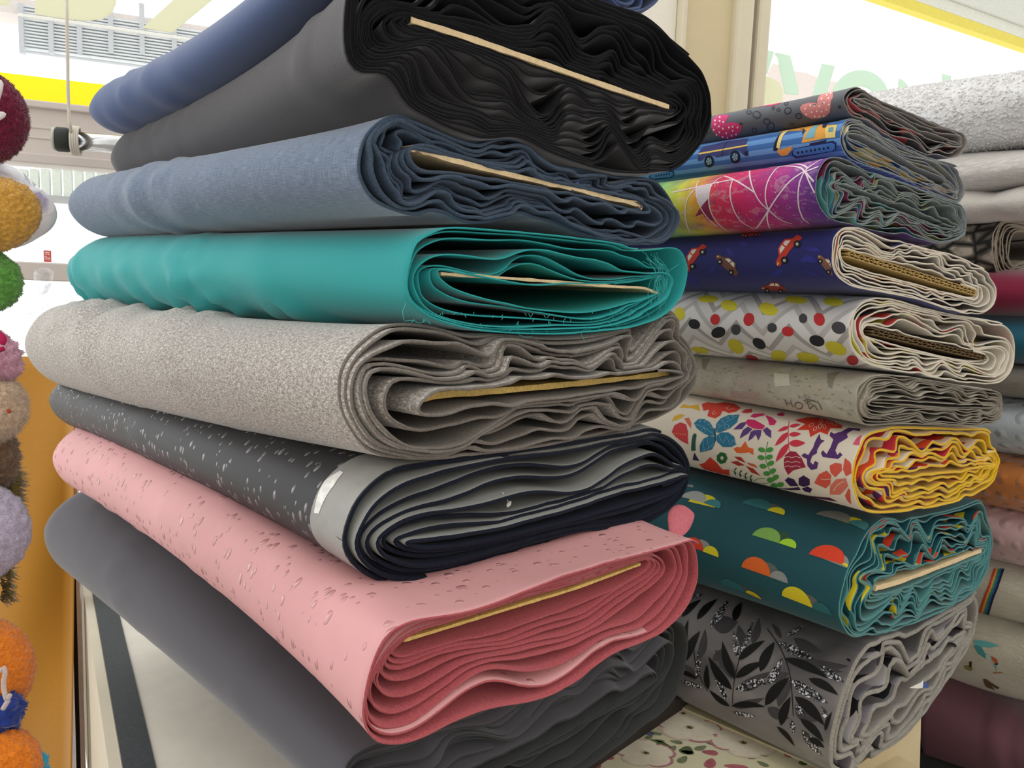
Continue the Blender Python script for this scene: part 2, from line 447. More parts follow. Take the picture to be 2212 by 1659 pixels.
a = t.noise(p, 1, 3, .7, .6); b = t.noise(p2, 1, 2, .6); s1 = t.math('MULTIPLY_ADD', (b, 'Fac'), .5, t.math('MULTIPLY', (a, 'Fac'), .6))
t.base(t.ramp(s1, [(.36, srgb('6f665f')), (.52, srgb('9a938c')), (.68, srgb('d4d0ca'))]), .8, .3, .25); t.bump(s1, .35, .001); greym = t.m
greyf = cloth('grey_fleece', '807a73', 1., .08, .22, 420, .6, .6)
def drops(name, col, dropcol, rough, sx, sy, cell, thr, light=.0, seed=0):
    """leathery coated cloth sprinkled with clear raised drops"""
    t = NT(name); c = srgb(col); p = t.uv(sx, sy)
    v = t.n('ShaderNodeTexVoronoi', {'Vector': p, 'Scale': cell, 'Randomness': .95}, feature='F1')
    vc = t.n('ShaderNodeSeparateColor', {0: (v, 'Color')})
    keep = t.math('GREATER_THAN', (vc, 'Red'), .3); size = t.math('MULTIPLY_ADD', (vc, 'Green'), thr*.9, thr*.35)
    d = t.math('SUBTRACT', size, (v, 'Distance')); ins = t.math('MULTIPLY', t.math('GREATER_THAN', d, 0.), keep)
    h = t.math('MULTIPLY', t.math('POWER', t.math('MAXIMUM', d, 0.), .5), keep)
    n = t.noise(t.uv(), 12, 3)
    base = t.mix((n, 'Fac'), tuple(x*.85 for x in c[:3])+(1,), tuple(min(1, x*1.12) for x in c[:3])+(1,))
    t.base(t.mix(ins, base, srgb(dropcol)), rough, .4)
    t.set(t.b, 'Roughness', t.math('MULTIPLY_ADD', ins, .08-rough, rough)); t.set(t.b, 'Specular IOR Level', t.math('MULTIPLY_ADD', ins, .5, .35))
    fine = t.noise(t.uv(), 600, 2)
    b1 = t.bump((fine, 'Fac'), .05, .001); b2 = t.bump(h, 1., .004, b1)
    return t.m
darkl = drops('charcoal_leather_drops', '3b3b3d', '7d7d80', .5, 75, 170, 1., .36)  # drops tinted lighter: their reflections put into the colour
darkstrip = flat('silver_selvedge', '9c9c98', .45, .4, .06, 40)
navyf = cloth('navy_fleece', '141a2a', 1., .02, .2, 420, .6, .5)
darkback = flat('grey_coating', '8f918d', .6, .3, .05, 40)
pinkl = drops('pink_leather_drops', 'd8a0a1', 'cf9596', .55, 62, 140, 1., .34)
pinkf = cloth('rose_fleece', 'b65a60', 1., .1, .18, 420, .5, .5)
char = cloth('charcoal_jersey', '55555b', .9, .3, .05, 900, .15)
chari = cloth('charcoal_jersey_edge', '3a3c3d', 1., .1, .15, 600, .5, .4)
navyj = cloth('navy_jersey', '46587f', .85, .25, .06, 900, .12)

def wr(seed, k, y0, y1, amp=.003, wd=.007, slope=.25, uc=-.45, us=.1, L=.7):
    r = np.random.default_rng(seed)
    return [(r.uniform(y0, y1), amp*r.uniform(.1, 1.1), wd*r.uniform(.6, 1.6), slope*r.uniform(.3, 1.4), uc+r.uniform(-.05, .05), us*r.uniform(.6, 1.3)) for _ in range(k)]

B = bolt('top', 'navy blue jersey bolt lying topmost on the left stack, cut off by the frame', (723, 70), dm(723, 70), [(725,-190),(745,-250),(850,-290),(1000,-300),(1200,-260),(1400,-180),(1445,-110),(1450,-80)],
     [(735,-140),(850,-105),(1050,-62),(1200,-18),(1285,14),(1361,35),(1422,8)], [(880,-200),(1100,-190),(1380,-90)], [(1100,-170),(1300,-110)],
     [navyj, navyj, navyj], N=5, th=.003, far=(178, 238), farh=125, seed=3, group=GL, wrinkles=wr(5, 8, .3, .68, .004), farw=.9)
finish(B)
B = bolt('black', 'very thick black fleece bolt on a pale card, second from top in the left stack', (723, 70), dm(723, 70),
     [(723,70),(726,10),(742,-50),(800,-105),(900,-118),(1050,-78),(1200,-28),(1285,8),(1365,34),(1403,57),(1440,91),(1490,140),(1515,197),(1522,240)],
     [(725,110),(731,140),(745,160),(767,167),(790,163),(815,166),(835,192),(862,236),(913,264),(966,290),(1027,307),(1100,303),(1175,338),(1270,370),(1327,380),(1403,380),(1452,365),(1498,315),(1520,266)],
     [(878,42),(888,36),(1000,76),(1160,131),(1300,180),(1440,226),(1448,234)], [(890,52),(1000,88),(1160,143),(1300,192),(1436,238)],
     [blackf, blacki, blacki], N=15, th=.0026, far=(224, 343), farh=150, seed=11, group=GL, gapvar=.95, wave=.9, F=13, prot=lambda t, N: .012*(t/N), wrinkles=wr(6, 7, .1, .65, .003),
     board=[(884,45),(1000,81),(1160,136),(1300,185),(1441,232)], boardmat=card, boardth=.0052)
finish(B)
B = bolt('slate', 'slate blue denim look bolt with ruffled layers and a bent card', (770, 372), dm(770, 372),
     [(770,372),(772,342),(784,296),(814,262),(844,246),(863,242),(913,262),(966,285),(1027,304),(1055,288),(1080,283),(1118,292),(1175,334),(1194,353),(1270,365),(1346,380),(1403,382),(1422,391),(1444,418),(1461,456)],
     [(772,385),(780,406),(806,437),(844,456),(897,471),(935,461),(966,467),(989,481),(1042,488),(1118,476),(1194,482),(1251,509),(1308,524),(1365,532),(1422,530),(1452,509),(1463,478)],
     [(874,322),(884,312),(915,321),(1000,345),(1120,376),(1240,402),(1350,428),(1382,440)], [(878,340),(886,357),(913,372),(1000,377),(1118,399),(1270,429),(1346,452),(1378,456)],
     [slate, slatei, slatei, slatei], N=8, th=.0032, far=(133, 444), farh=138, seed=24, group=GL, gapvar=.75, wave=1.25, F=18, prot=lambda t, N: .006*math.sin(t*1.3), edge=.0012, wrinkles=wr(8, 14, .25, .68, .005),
     mids=[(.5, [(815,375),(822,330),(850,292),(880,278),(940,300),(1020,330),(1075,332),(1110,322),(1150,350),(1200,378),(1290,398),(1370,408),(1420,440),(1428,452)],
                [(822,400),(850,420),(900,428),(950,420),(985,440),(1030,450),(1090,432),(1150,445),(1240,468),(1320,490),(1390,500),(1422,478)])],
     board=[(882,322),(900,322),(920,330),(1040,364),(1170,394),(1230,405),(1300,425),(1376,442),(1379,452)], boardmat=card, boardth=.0048)
finish(B)
# a price label tucked beside the card of the slate bolt
lt = [(1125,385),(1180,396),(1235,400)]
B = bolt('teal', 'teal cotton bolt with frayed threads and a loose flap on top', (852, 594), dm(852, 594),
     [(852,594),(854,567),(867,529),(897,503),(943,490),(1004,491),(1080,498),(1156,505),(1232,514),(1311,525),(1346,536),(1403,534),(1441,531),(1460,541),(1469,567),(1471,594)],
     [(852,613),(856,635),(867,655),(909,685),(966,704),(1023,715),(1099,721),(1194,723),(1289,715),(1365,704),(1422,677),(1460,639)],
     [(936,583),(943,576),(985,582),(1042,592),(1156,611),(1270,608),(1365,600),(1414,592),(1429,609)], [(940,598),(950,612),(1004,640),(1080,662),(1175,679),(1270,677),(1365,658),(1415,640)],
     [teal, teali, teali], N=7, th=.0014, far=(138, 582), farh=146, seed=33, group=GL, gapvar=1.0, wave=.15, F=5, coreshrink=.75, prot=lambda t, N: .004*math.sin(2*t)+.010*(t/N), edge=.0014, wrinkles=wr(9, 34, .12, .69, .008, .008, .55),
     board=[(948,591),(1080,600),(1200,609),(1330,619),(1385,622),(1412,632),(1417,631)], boardmat=card, boardth=.003, a0=.36)
finish(B); BT = B
B = bolt('grey', 'thick light grey melange bolt with deep folds and a torn yellowish card', (727, 837), dm(727, 837),
     [(727,837),(730,803),(749,765),(784,731),(825,702),(870,696),(925,701),(1004,719),(1060,719),(1118,723),(1194,727),(1270,723),(1346,708),(1403,685),(1445,667),(1471,693),(1494,746),(1511,803)],
     [(728,871),(742,909),(765,947),(795,977),(830,992),(852,994),(928,995),(1042,985),(1156,970),(1270,951),(1384,924),(1441,901),(1482,863),(1505,833)],
     [(872,873),(880,862),(900,848),(966,836),(1080,829),(1270,810),(1400,795),(1447,800)], [(880,886),(900,889),(1004,869),(1118,860),(1270,842),(1400,822),(1446,812)],
     [greym, greyf, greyf], N=8, th=.0030, far=(38, 742), farh=190, seed=41, group=GL, gapvar=1.05, wave=1.0, F=14, prot=lambda t, N: .020*(1-t/N)+.004*math.sin(2.4*t), edge=.0012, wrinkles=wr(10, 26, .25, .69, .006, .008, .5),
     mids=[(.55, [(790,860),(800,815),(830,790),(868,770),(910,745),(960,735),(1000,750),(1040,758),(1070,742),(1110,745),(1160,770),(1260,772),(1350,752),(1420,728),(1462,740),(1480,800)],
                 [(796,900),(830,935),(870,965),(940,962),(1050,945),(1180,930),(1300,905),(1400,878),(1450,850),(1474,825)])],
     board=[(880,875),(905,861),(966,851),(1080,843),(1200,832),(1300,822),(1443,806)], boardmat=card2, boardth=.006)
finish(B)
B = bolt('dark', 'charcoal coated bolt sprinkled with drops, lined with navy fleece', (734, 1169), dm(734, 1169),
     [(734,1169),(740,1140),(758,1090),(783,1054),(819,1025),(863,1005),(960,992),(1062,978),(1160,964),(1242,952),(1369,934),(1405,926),(1441,934),(1470,960),(1485,996)],
     [(740,1198),(761,1227),(801,1254),(845,1266),(917,1263),(1026,1245),(1134,1216),(1242,1187),(1351,1155),(1423,1115),(1460,1083),(1481,1043)],
     [(857,1164),(863,1150),(880,1143),(917,1143),(1026,1128),(1134,1098),(1242,1068),(1315,1043),(1405,1022),(1450,1012),(1468,1024)], [(863,1180),(888,1190),(989,1183),(1134,1156),(1279,1124),(1423,1086),(1460,1052)],
     [darkl, navyf, navyf, darkback], coreshrink=.35, N=8, th=.0040, far=(91, 862), farh=122, seed=52, group=GL, gapvar=.8, wave=.12, F=5, prot=lambda t, N: .012*(1-t/N)+.004*math.sin(2.1*t), edge=.0006, wrinkles=wr(11, 6, .35, .66, .003))
BD = B
B.key = 'dark'
B2 = bolt('pink', 'pink coated bolt with drops, rose fleece back and a loose front flap', (747, 1522), dm(747, 1522),
     [(747,1522),(751,1475),(765,1417),(787,1366),(808,1342),(845,1323),(899,1314),(971,1303),(1026,1287),(1098,1260),(1170,1233),(1242,1211),(1351,1184),(1423,1166),(1470,1157),(1486,1190),(1490,1233)],
     [(749,1547),(761,1576),(783,1594),(816,1603),(874,1600),(989,1569),(1098,1526),(1206,1475),(1315,1413),(1405,1359),(1460,1309),(1485,1262)],
     [(843,1405),(848,1393),(859,1381),(917,1357),(1026,1325),(1134,1292),(1242,1260),(1351,1220),(1387,1204),(1403,1209)], [(848,1415),(881,1417),(953,1394),(1134,1343),(1315,1278),(1398,1229)],
     [pinkl, pinkf, pinkf, pinkl], backswap=(7.15, 7.93, 0), lastgap=lambda a: 1+4.5*np.exp(-((a-.75)/.22)**4), N=9, th=.0022, far=(99, 988), farh=168, seed=64, group=GL, gapvar=.75, wave=.15, F=6, prot=lambda t, N: .022*(t/N)**1.5, edge=.0005, wrinkles=wr(12, 10, .25, .6, .0028),
     pull=.055, a0=.455, smoothfade=.035,
     body=([(747,1522),(751,1475),(765,1417),(787,1375),(812,1352),(850,1338),(899,1333),(971,1326),(1026,1314),(1098,1294),(1170,1270),(1242,1245),(1351,1205),(1423,1178),(1470,1168),(1486,1196),(1490,1233)],
     [(749,1547),(761,1576),(783,1594),(816,1603),(874,1600),(989,1569),(1098,1526),(1206,1475),(1315,1413),(1405,1359),(1460,1309),(1485,1262)]), board=[(868,1380),(917,1366),(1026,1333),(1134,1300),(1240,1268),(1379,1217)], boardmat=card2, boardth=.003)
B3 = bolt('char', 'charcoal jersey bolt at the very bottom of the left stack', (728, 1700), dm(728, 1700),
     [(728,1700),(740,1645),(790,1607),(870,1590),(990,1553),(1100,1510),(1206,1462),(1315,1404),(1405,1350),(1446,1330),(1473,1346),(1478,1385)],
     [(730,1740),(770,1800),(850,1826),(1000,1788),(1150,1715),(1270,1651),(1329,1609),(1389,1564),(1431,1532),(1461,1484),(1475,1427)],
     [(850,1735),(870,1715),(1000,1660),(1150,1590),(1300,1510),(1400,1455),(1412,1462)], [(860,1745),(1000,1690),(1150,1615),(1300,1535),(1405,1475)],
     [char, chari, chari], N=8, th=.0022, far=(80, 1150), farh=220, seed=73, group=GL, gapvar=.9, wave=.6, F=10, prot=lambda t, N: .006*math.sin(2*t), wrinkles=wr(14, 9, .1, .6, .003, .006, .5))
finish(B3)
finish(BD); finish(B2); BP = B2
# ------------------------------------------------------------------ right stack of printed bolts
GR = 'printed fabric bolts in the right stack'
DR = 1.10
YR = heading(-50, 620); PR = at(1830, 710, DR)
dr = lambda u, v: ((PR-CAM)@YR)/(ray(u, v)@YR)
def rb(key, label, vpx, top, bottom, ctop, cbot, mats, **k):
    u, v = top[0]
    k.setdefault('L', .62); k.setdefault('farslope', 1.); k.setdefault('edge', .001)
    return bolt(key, label, (u, v), dr(u, v), top, bottom, ctop, cbot, mats, vp=(vpx, 620+.04*(vpx+50)), group=GR, **k)
polk = cloth('polka_grey_cotton', '63666b', .8, .1, .05, 900, .1)
edgeg = cloth('grey_edge', '918e8a', .95, .1, .2, 500, .4)
cream = cloth('cream_jersey_back', 'd8d0bf', .95, .15, .08, 500, .4)
yellowf = cloth('yellow_fleece', 'e2b822', .95, .25, .12, 420, .5, .5)
tealf = cloth('sea_green_fleece', '4f8a8b', .95, .25, .15, 420, .5, .5)
greyfl = cloth('grey_minky', '98948b', .95, .3, .2, 380, .8, .8)
edgeblue = cloth('blue_edge', '8d9396', .95, .1, .25, 400, .4)
edgemix = cloth('galaxy_edge', '7f8a8a', .95, .1, .3, 300, .4)
edgenews = cloth('newsprint_edge', '8f897c', .95, .1, .2, 400, .5)
def multi(name, cols, sx, sy, rough=.85, sc=1., mixn=.0):
    """inside face of a printed cloth, seen as broken flecks of its colours"""
    t = NT(name); p = t.uv(sx, sy); n = t.n('ShaderNodeTexVoronoi', {'Vector': p, 'Scale': sc})
    r = t.n('ShaderNodeSeparateColor', {0: (n, 'Color')}); k = len(cols)
    t.base(t.ramp((r, 'Red'), [(i/k, srgb(c)) for i, c in enumerate(cols)], 'CONSTANT'), rough, .2); return t.m
# striped blue
t = NT('blue_striped_cotton'); p = t.uv(75, .0); sp = t.n('ShaderNodeSeparateXYZ', {0: t.uv()})
st = t.math('GREATER_THAN', t.math('FRACT', t.math('MULTIPLY', (sp, 'X'), 62.)), .5)
t.base(t.mix(st, srgb('3f6cab'), srgb('6a98d0')), .8, .2, .1); blues = t.m
# galaxy
t = NT('galaxy_cotton'); sp = t.n('ShaderNodeSeparateXYZ', {0: t.uv()}); n = t.noise(t.uv(14, 9), 1, 4, .6, .8)
f = t.math('MULTIPLY_ADD', (n, 'Fac'), .16, t.math('MULTIPLY_ADD', (sp, 'Y'), 2.9, -.06))
g = t.ramp(f, [(.0, srgb('5a3a8a')), (.12, srgb('8b3a94')), (.27, srgb('c2317f')), (.42, srgb('d62a66')), (.56, srgb('d8324f')), (.66, srgb('e0a13a')), (.76, srgb('d6d23e')), (.92, srgb('8cc46a'))])
n2 = t.noise(t.uv(60, 30), 1, 4, .7, 1.2); g2 = t.mix(t.math('MULTIPLY', t.math('GREATER_THAN', (n2, 'Fac'), .56), .22), (g, 0), srgb('e8d0d8'))
n3 = t.noise(t.uv(22, 16), 1, 2, .6, .5); g3 = t.mix(t.math('MULTIPLY', t.ramp((n3, 'Fac'), [(.45, K0), (.65, W1)]), .45), g2, srgb('4a2a78'))
t.base(g3, .75, .25, .1); galaxy = t.m
navyp = cloth('deep_blue_cotton', '2b2d6e', .75, .1, .08, 900, .1)
# chevrons
t = NT('chevron_cotton'); sp = t.n('ShaderNodeSeparateXYZ', {0: t.uv()})
tri = t.math('PINGPONG', (sp, 'Y'), .050); ph = t.math('FRACT', t.math('MULTIPLY', t.math('ADD', (sp, 'X'), tri), 14.))
t.base(t.ramp(ph, [(0, srgb('d8d6d4')), (.33, srgb('aaa5a3')), (.5, srgb('e4e2e0')), (.83, srgb('c2bebb'))], 'CONSTANT'), .8, .2, .1); chev = t.m
# faded newsprint
t = NT('newsprint_cotton'); n = t.noise(t.uv(16, 12), 1, 5, .65, 1.); m_ = t.noise(t.uv(90, 40), 1, 4, .7, .4); k = t.noise(t.uv(9, 7), 1, 2)
a = t.mix((n, 'Fac'), srgb('85806f'), srgb('d6d0c2')); b = t.mix(t.math('MULTIPLY', t.ramp((m_, 'Fac'), [(.58, K0), (.66, W1)]), .5), a, srgb('66614f'))
c = t.mix(t.math('MULTIPLY', t.ramp((k, 'Fac'), [(.52, K0), (.7, W1)]), .3), b, srgb('c9a39c')); t.base(c, .8, .2, .1); news = t.m
florc = cloth('ivory_cotton', 'ece0cf', .8, .15, .04, 900, .1)
cloudc = cloth('petrol_cotton', '1e4f58', .8, .12, .05, 900, .1)
# grey cloth with soft shadow leaves
t = NT('smoky_velvet'); n = t.noise(t.uv(7, 5), 1, 3, .5, .6); n2 = t.noise(t.uv(), 500, 2)
t.base(t.mix(t.ramp((n, 'Fac'), [(.38, K0), (.62, W1)]), srgb('4d4b4d'), srgb('85807f')), .7, .3, .3); t.bump((n2, 'Fac'), .1, .001); smoky = t.m
inblue = multi('vehicle_print_inside', ['3b5f93', 'c7b06a', '24406b', 'd9cfae', '7f93a8', 'd59a3c'], 30, 60)
inred = multi('heart_print_inside', ['4c4d52', '4c4d52', 'b3454f', '3a3a3e', 'c77a78', '5a5a5e'], 30, 60)
ingal = multi('galaxy_inside', ['4f8f92', '7d8a8a', '6c2c48', '9fa39c', '8a8248', '3b5b74'], 14, 60)
inflo = multi('flower_print_inside', ['ece0cf', 'd8502f', 'ece0cf', 'c93a4a', '5b3470', 'ece0cf', 'e07a4a'], 25, 60)
inclo = multi('cloud_print_inside', ['1e4f58', '1e4f58', '1e4f58', '1e4f58', 'd9442c', '1e4f58', 'dcc52a', '1e4f58', '3b7478'], 22, 60)
instr = multi('selvedge_stripes', ['3a3a46', '8c8890', '4a4a58', 'b0683a', '2f3f7a', '9a949a'], 6, 260)
inchev = multi('chevron_inside', ['d8d6d4', 'aaa5a3', 'd8d6d4', '2a2a2c', 'c9c04a', 'b03a3a', 'd8d6d4'], 26, 50)
insm = multi('leaf_print_inside', ['85808a', '6b686c', '1a1a1c', '85808a', 'a5a2a4', '4d4b4d'], 26, 50)
R = {}
R['hearts'] = rb('hearts', 'grey bolt printed with polka dot hearts, topmost of the right stack', -120,
     [(1822,220),(1823,206),(1840,188),(1859,189),(1877,202),(1951,235),(2024,268),(2079,286),(2094,305),(2095,319)],
     [(1826,235),(1840,251),(1870,262),(1914,294),(1987,330),(2024,345),(2061,342),(2086,336)],
     [(1840,214),(1848,206),(1862,210),(1900,232),(2000,283),(2060,302),(2076,312)], [(1846,224),(1870,236),(1920,264),(2000,303),(2060,322),(2074,320)],
     [polk, edgeg, edgeg, inred], N=5, th=.0013, coreshrink=.35, seed=101, gapvar=1.0, wave=.5, F=8)
R['vehicles'] = rb('vehicles', 'blue striped bolt printed with vans and diggers', -100,
     [(1817,294),(1820,268),(1833,255),(1855,258),(1877,272),(1932,307),(2006,338),(2061,356),(2083,378),(2091,404)],
     [(1819,316),(1833,341),(1870,360),(1914,374),(1987,405),(2035,424),(2061,435),(2079,443),(2088,426)],
     [(1830,290),(1840,282),(1870,292),(1950,338),(2040,392),(2062,412)], [(1836,304),(1870,322),(1950,365),(2040,412),(2060,420)],
     [blues, edgeblue, edgeblue, inblue], N=7, th=.0013, coreshrink=.5, seed=102, gapvar=.6, wave=.3, F=6)
R['galaxy'] = rb('galaxy', 'galaxy print bolt in yellow, magenta and violet crossed by white lines', 60,
     [(1763,400),(1767,371),(1785,343),(1804,338),(1833,345),(1870,366),(1951,392),(2035,425),(2079,441),(2085,455),(2088,492)],
     [(1765,426),(1778,459),(1800,477),(1841,486),(1896,501),(1969,513),(2024,528),(2061,523),(2086,507)],
     [(1811,398),(1822,388),(1850,398),(1951,438),(2030,470),(2062,488)], [(1816,416),(1850,430),(1951,468),(2030,500),(2060,500)],
     [galaxy, edgemix, edgemix, ingal], N=9, th=.0013, coreshrink=.35, seed=103, gapvar=.8, wave=.8, F=16)
R['cars'] = rb('cars', 'deep blue bolt with small red car motifs, wound on corrugated card', 100,
     [(1795,548),(1796,526),(1807,500),(1822,490),(1859,491),(1896,508),(1951,519),(2006,537),(2061,550),(2116,577),(2145,596),(2154,625)],
     [(1796,574),(1811,603),(1841,622),(1914,636),(1987,650),(2061,674),(2116,682),(2145,664),(2153,644)],
     [(1816,542),(1822,534),(1860,547),(1950,573),(2050,604),(2108,624)], [(1820,562),(1836,574),(1914,598),(2024,628),(2100,645)],
     [navyp, cream, cream, instr], N=7, th=.0022, seed=104, gapvar=.7, wave=.8, F=17)
R['chevron'] = rb('chevron', 'bolt printed with grey and white chevrons and bright spots', -36,
     [(1830,710),(1833,688),(1844,666),(1870,645),(1914,641),(1987,661),(2061,678),(2134,690),(2171,699),(2189,724),(2194,761)],
     [(1831,735),(1844,765),(1870,787),(1914,800),(1987,813),(2061,826),(2134,832),(2171,822),(2189,790)],
     [(1864,713),(1870,702),(1890,704),(1980,730),(2080,752),(2128,764)], [(1868,726),(1890,733),(1980,758),(2080,780),(2128,778)],
     [chev, cream, cream, inchev], N=8, th=.0024, seed=105, gapvar=.8, wave=.6, F=14)
R['news'] = rb('news', 'faded newsprint style grey bolt squeezed thin between chevrons and flowers', 150,
     [(1850,867),(1852,845),(1866,823),(1892,811),(1951,811),(2024,823),(2098,836),(2153,843),(2165,856),(2168,882)],
     [(1852,890),(1859,912),(1874,920),(1951,917),(2061,922),(2134,920),(2160,908)],
     [(1888,866),(1893,858),(1950,860),(2050,868),(2120,868),(2150,874)], [(1892,876),(1950,880),(2050,888),(2120,888),(2148,882)],
     [news, edgenews, edgenews], N=9, th=.0014, coreshrink=.35, seed=106, gapvar=.8, wave=.6, F=14)
R['flowers'] = rb('flowers', 'ivory bolt printed with folk flowers and butterflies, lined with yellow fleece', -26,
     [(1839,1033),(1846,992),(1863,948),(1885,930),(1914,921),(1987,920),(2079,925),(2134,927),(2153,956),(2163,992)],
     [(1841,1059),(1846,1081),(1860,1102),(1889,1112),(1955,1109),(2027,1098),(2092,1080),(2128,1062),(2153,1040),(2162,1011)],
     [(1900,1022),(1910,1012),(1960,1014),(2050,1008),(2120,1000),(2140,1003)], [(1908,1034),(1960,1034),(2050,1026),(2120,1012),(2138,1008)],
     [florc, yellowf, yellowf, inflo], N=7, th=.0040, coreshrink=.45, seed=107, gapvar=.55, wave=.7, F=16)
R['clouds'] = rb('clouds', 'petrol bolt printed with half round coloured clouds, sea green fleece inside', -273,
     [(1806,1305),(1813,1269),(1828,1233),(1853,1186),(1882,1142),(1911,1119),(1955,1119),(2027,1105),(2081,1092),(2121,1081),(2132,1113),(2144,1149)],
     [(1808,1334),(1821,1363),(1846,1379),(1900,1373),(1955,1358),(2027,1327),(2092,1290),(2128,1240),(2143,1186)],
     [(1886,1270),(1893,1258),(1950,1236),(2040,1205),(2118,1184),(2124,1188)], [(1892,1284),(1950,1272),(2040,1232),(2115,1200)],
     [cloudc, tealf, tealf, inclo], N=10, th=.0028, seed=108, gapvar=.8, wave=1.1, F=18,
     board=[(1888,1270),(1950,1252),(2030,1222),(2117,1188)], boardmat=card, boardth=.008)
R['leaves'] = rb('leaves', 'smoky grey bolt with black and glitter leaves, thick grey plush inside, lowest right', -335,
     [(1785,1638),(1788,1594),(1803,1529),(1821,1475),(1846,1421),(1871,1385),(1900,1375),(1955,1359),(2027,1327),(2092,1290),(2106,1272),(2115,1312),(2106,1366)],
     [(1786,1655),(1790,1685),(1815,1692),(1842,1668),(1882,1645),(1955,1594),(2009,1529),(2063,1450),(2092,1403)],
     [(1858,1590),(1868,1560),(1900,1520),(1970,1445),(2040,1390),(2080,1362)], [(1862,1600),(1890,1590),(1960,1525),(2030,1450),(2078,1385)],
     [smoky, greyfl, greyfl, insm], N=5, th=.0085, coreshrink=.45, seed=109, gapvar=.7, wave=.7, F=14, L=.85, farslope=.4)
# ------------------------------------------------------------------ furniture under the stacks
mk = lambda p, z: np.array([p[0], p[1], z])
YT = YR; XT = np.cross(YT, [0, 0, 1.]); ZV = np.array([0, 0, 1.])
white_lam = flat('white_laminate', 'e3ddcf', .45, .4, .04, 30)
side_lam = flat('cream_laminate', 'd2c9b4', .5, .35, .04, 20)
dark_lam = flat('dark_edge_laminate', '3c4144', .55, .35, .2, 260, bump=.2)
dark_pan = flat('dark_panel', '37322f', .7, .25, .1, 40)
TZ = .772
la, lb = onz(205, 1310, TZ), onz(265, 1659, TZ); ra, rbb = onz(265, 1370, TZ), onz(340, 1659, TZ)
dl_ = (la-lb)/np.linalg.norm(la-lb); perp = np.cross(dl_, ZV); bw = float(((ra+rbb)/2-(la+lb)/2)@perp)
fr = onz(1465, 1528, .60)                       # foot of the front panel seen right of the stack
tr_ = onz(1511, 1513, .60)
tab = empty('display_table', (float(la[0]), float(la[1]), 0.), 'white table with dark edge strip carrying the left stack', 'table')
def lineat(p, d, q, n):                       # walk from p along d to the plane through q with normal n
    return p+d*(((q-p)@n)/(d@n))
A = lineat(la, dl_, fr, YT); A[2] = 0; Dn = lineat(la, dl_, fr+YT*.80, YT); Dn[2] = 0
Bp = tr_.copy(); Bp[2] = 0; Cq = Bp+YT*.80-XT*.16
A = A-dl_*.22*np.array([1, 1, 0])
Be = Bp+(A-Bp)*.20; Ce = Cq+(A-Bp)*.20
top8 = [A, Be, Ce, Dn]
hexa('table_top', [q+ZV*(TZ-.04) for q in top8]+[q+ZV*TZ for q in top8], white_lam, tab)
ins = [A+(Bp-A)*.42+YT*.003, Bp+YT*.003-perp*.004, Cq-perp*.004, Dn+perp*.30]
zp_ = float(onplane(207, 1659, la, perp)[2])
hexa('cabinet_body', [q+ZV*.0 for q in ins]+[q+ZV*.625 for q in ins], dark_pan, tab)
in2 = [ins[0], Be+YT*.003-perp*.004, Ce-perp*.004, ins[3]]
hexa('upper_body', [q+ZV*.625 for q in in2]+[q+ZV*(TZ-.04) for q in in2], dark_pan, tab)
slab('side_panel', mk(A-perp*.014, zp_), perp*.0135, (Dn-A)*np.array([1, 1, 0]), ZV*(TZ-.001-zp_), side_lam, tab)
slab('edge_strip', A+ZV*(TZ+.0002), perp*bw, Dn-A, ZV*.0022, dark_lam, tab)
# flat parcel of floral cloth on a lower shelf in front of the table
flo = NT('floral_ivory'); pz = flo.uv(kind='Object'); n = flo.noise(pz, 9, 3)
flo.base(flo.mix(flo.ramp((n, 'Fac'), [(.4, K0), (.7, W1)]), srgb('d9d2ae'), srgb('e2dac0')), .75, .25, .1)
FZ = .60
sa, sb_ = onz(1452, 1524, FZ), onz(1762, 1659, FZ)
sd = (sb_-sa); sd /= np.linalg.norm(sd)
back = lineat(sa, -sd, fr-YT*.006, YT)
S0 = back; S1 = back+sd*.62; wv = -XT*.75
fb = empty('floral_board', (float(S0[0]), float(S0[1]), FZ-.05), 'cream box lid with watercolour blossom print in front of the right stack', 'box')
FL = MB()
pts = [S0, S1, S1+wv, S0+wv]
hexa('box_body', [p-ZV*.30 for p in pts]+[p-ZV*.001 for p in pts], flat('cream_card', 'ddd5ba', .7, .2), fb)
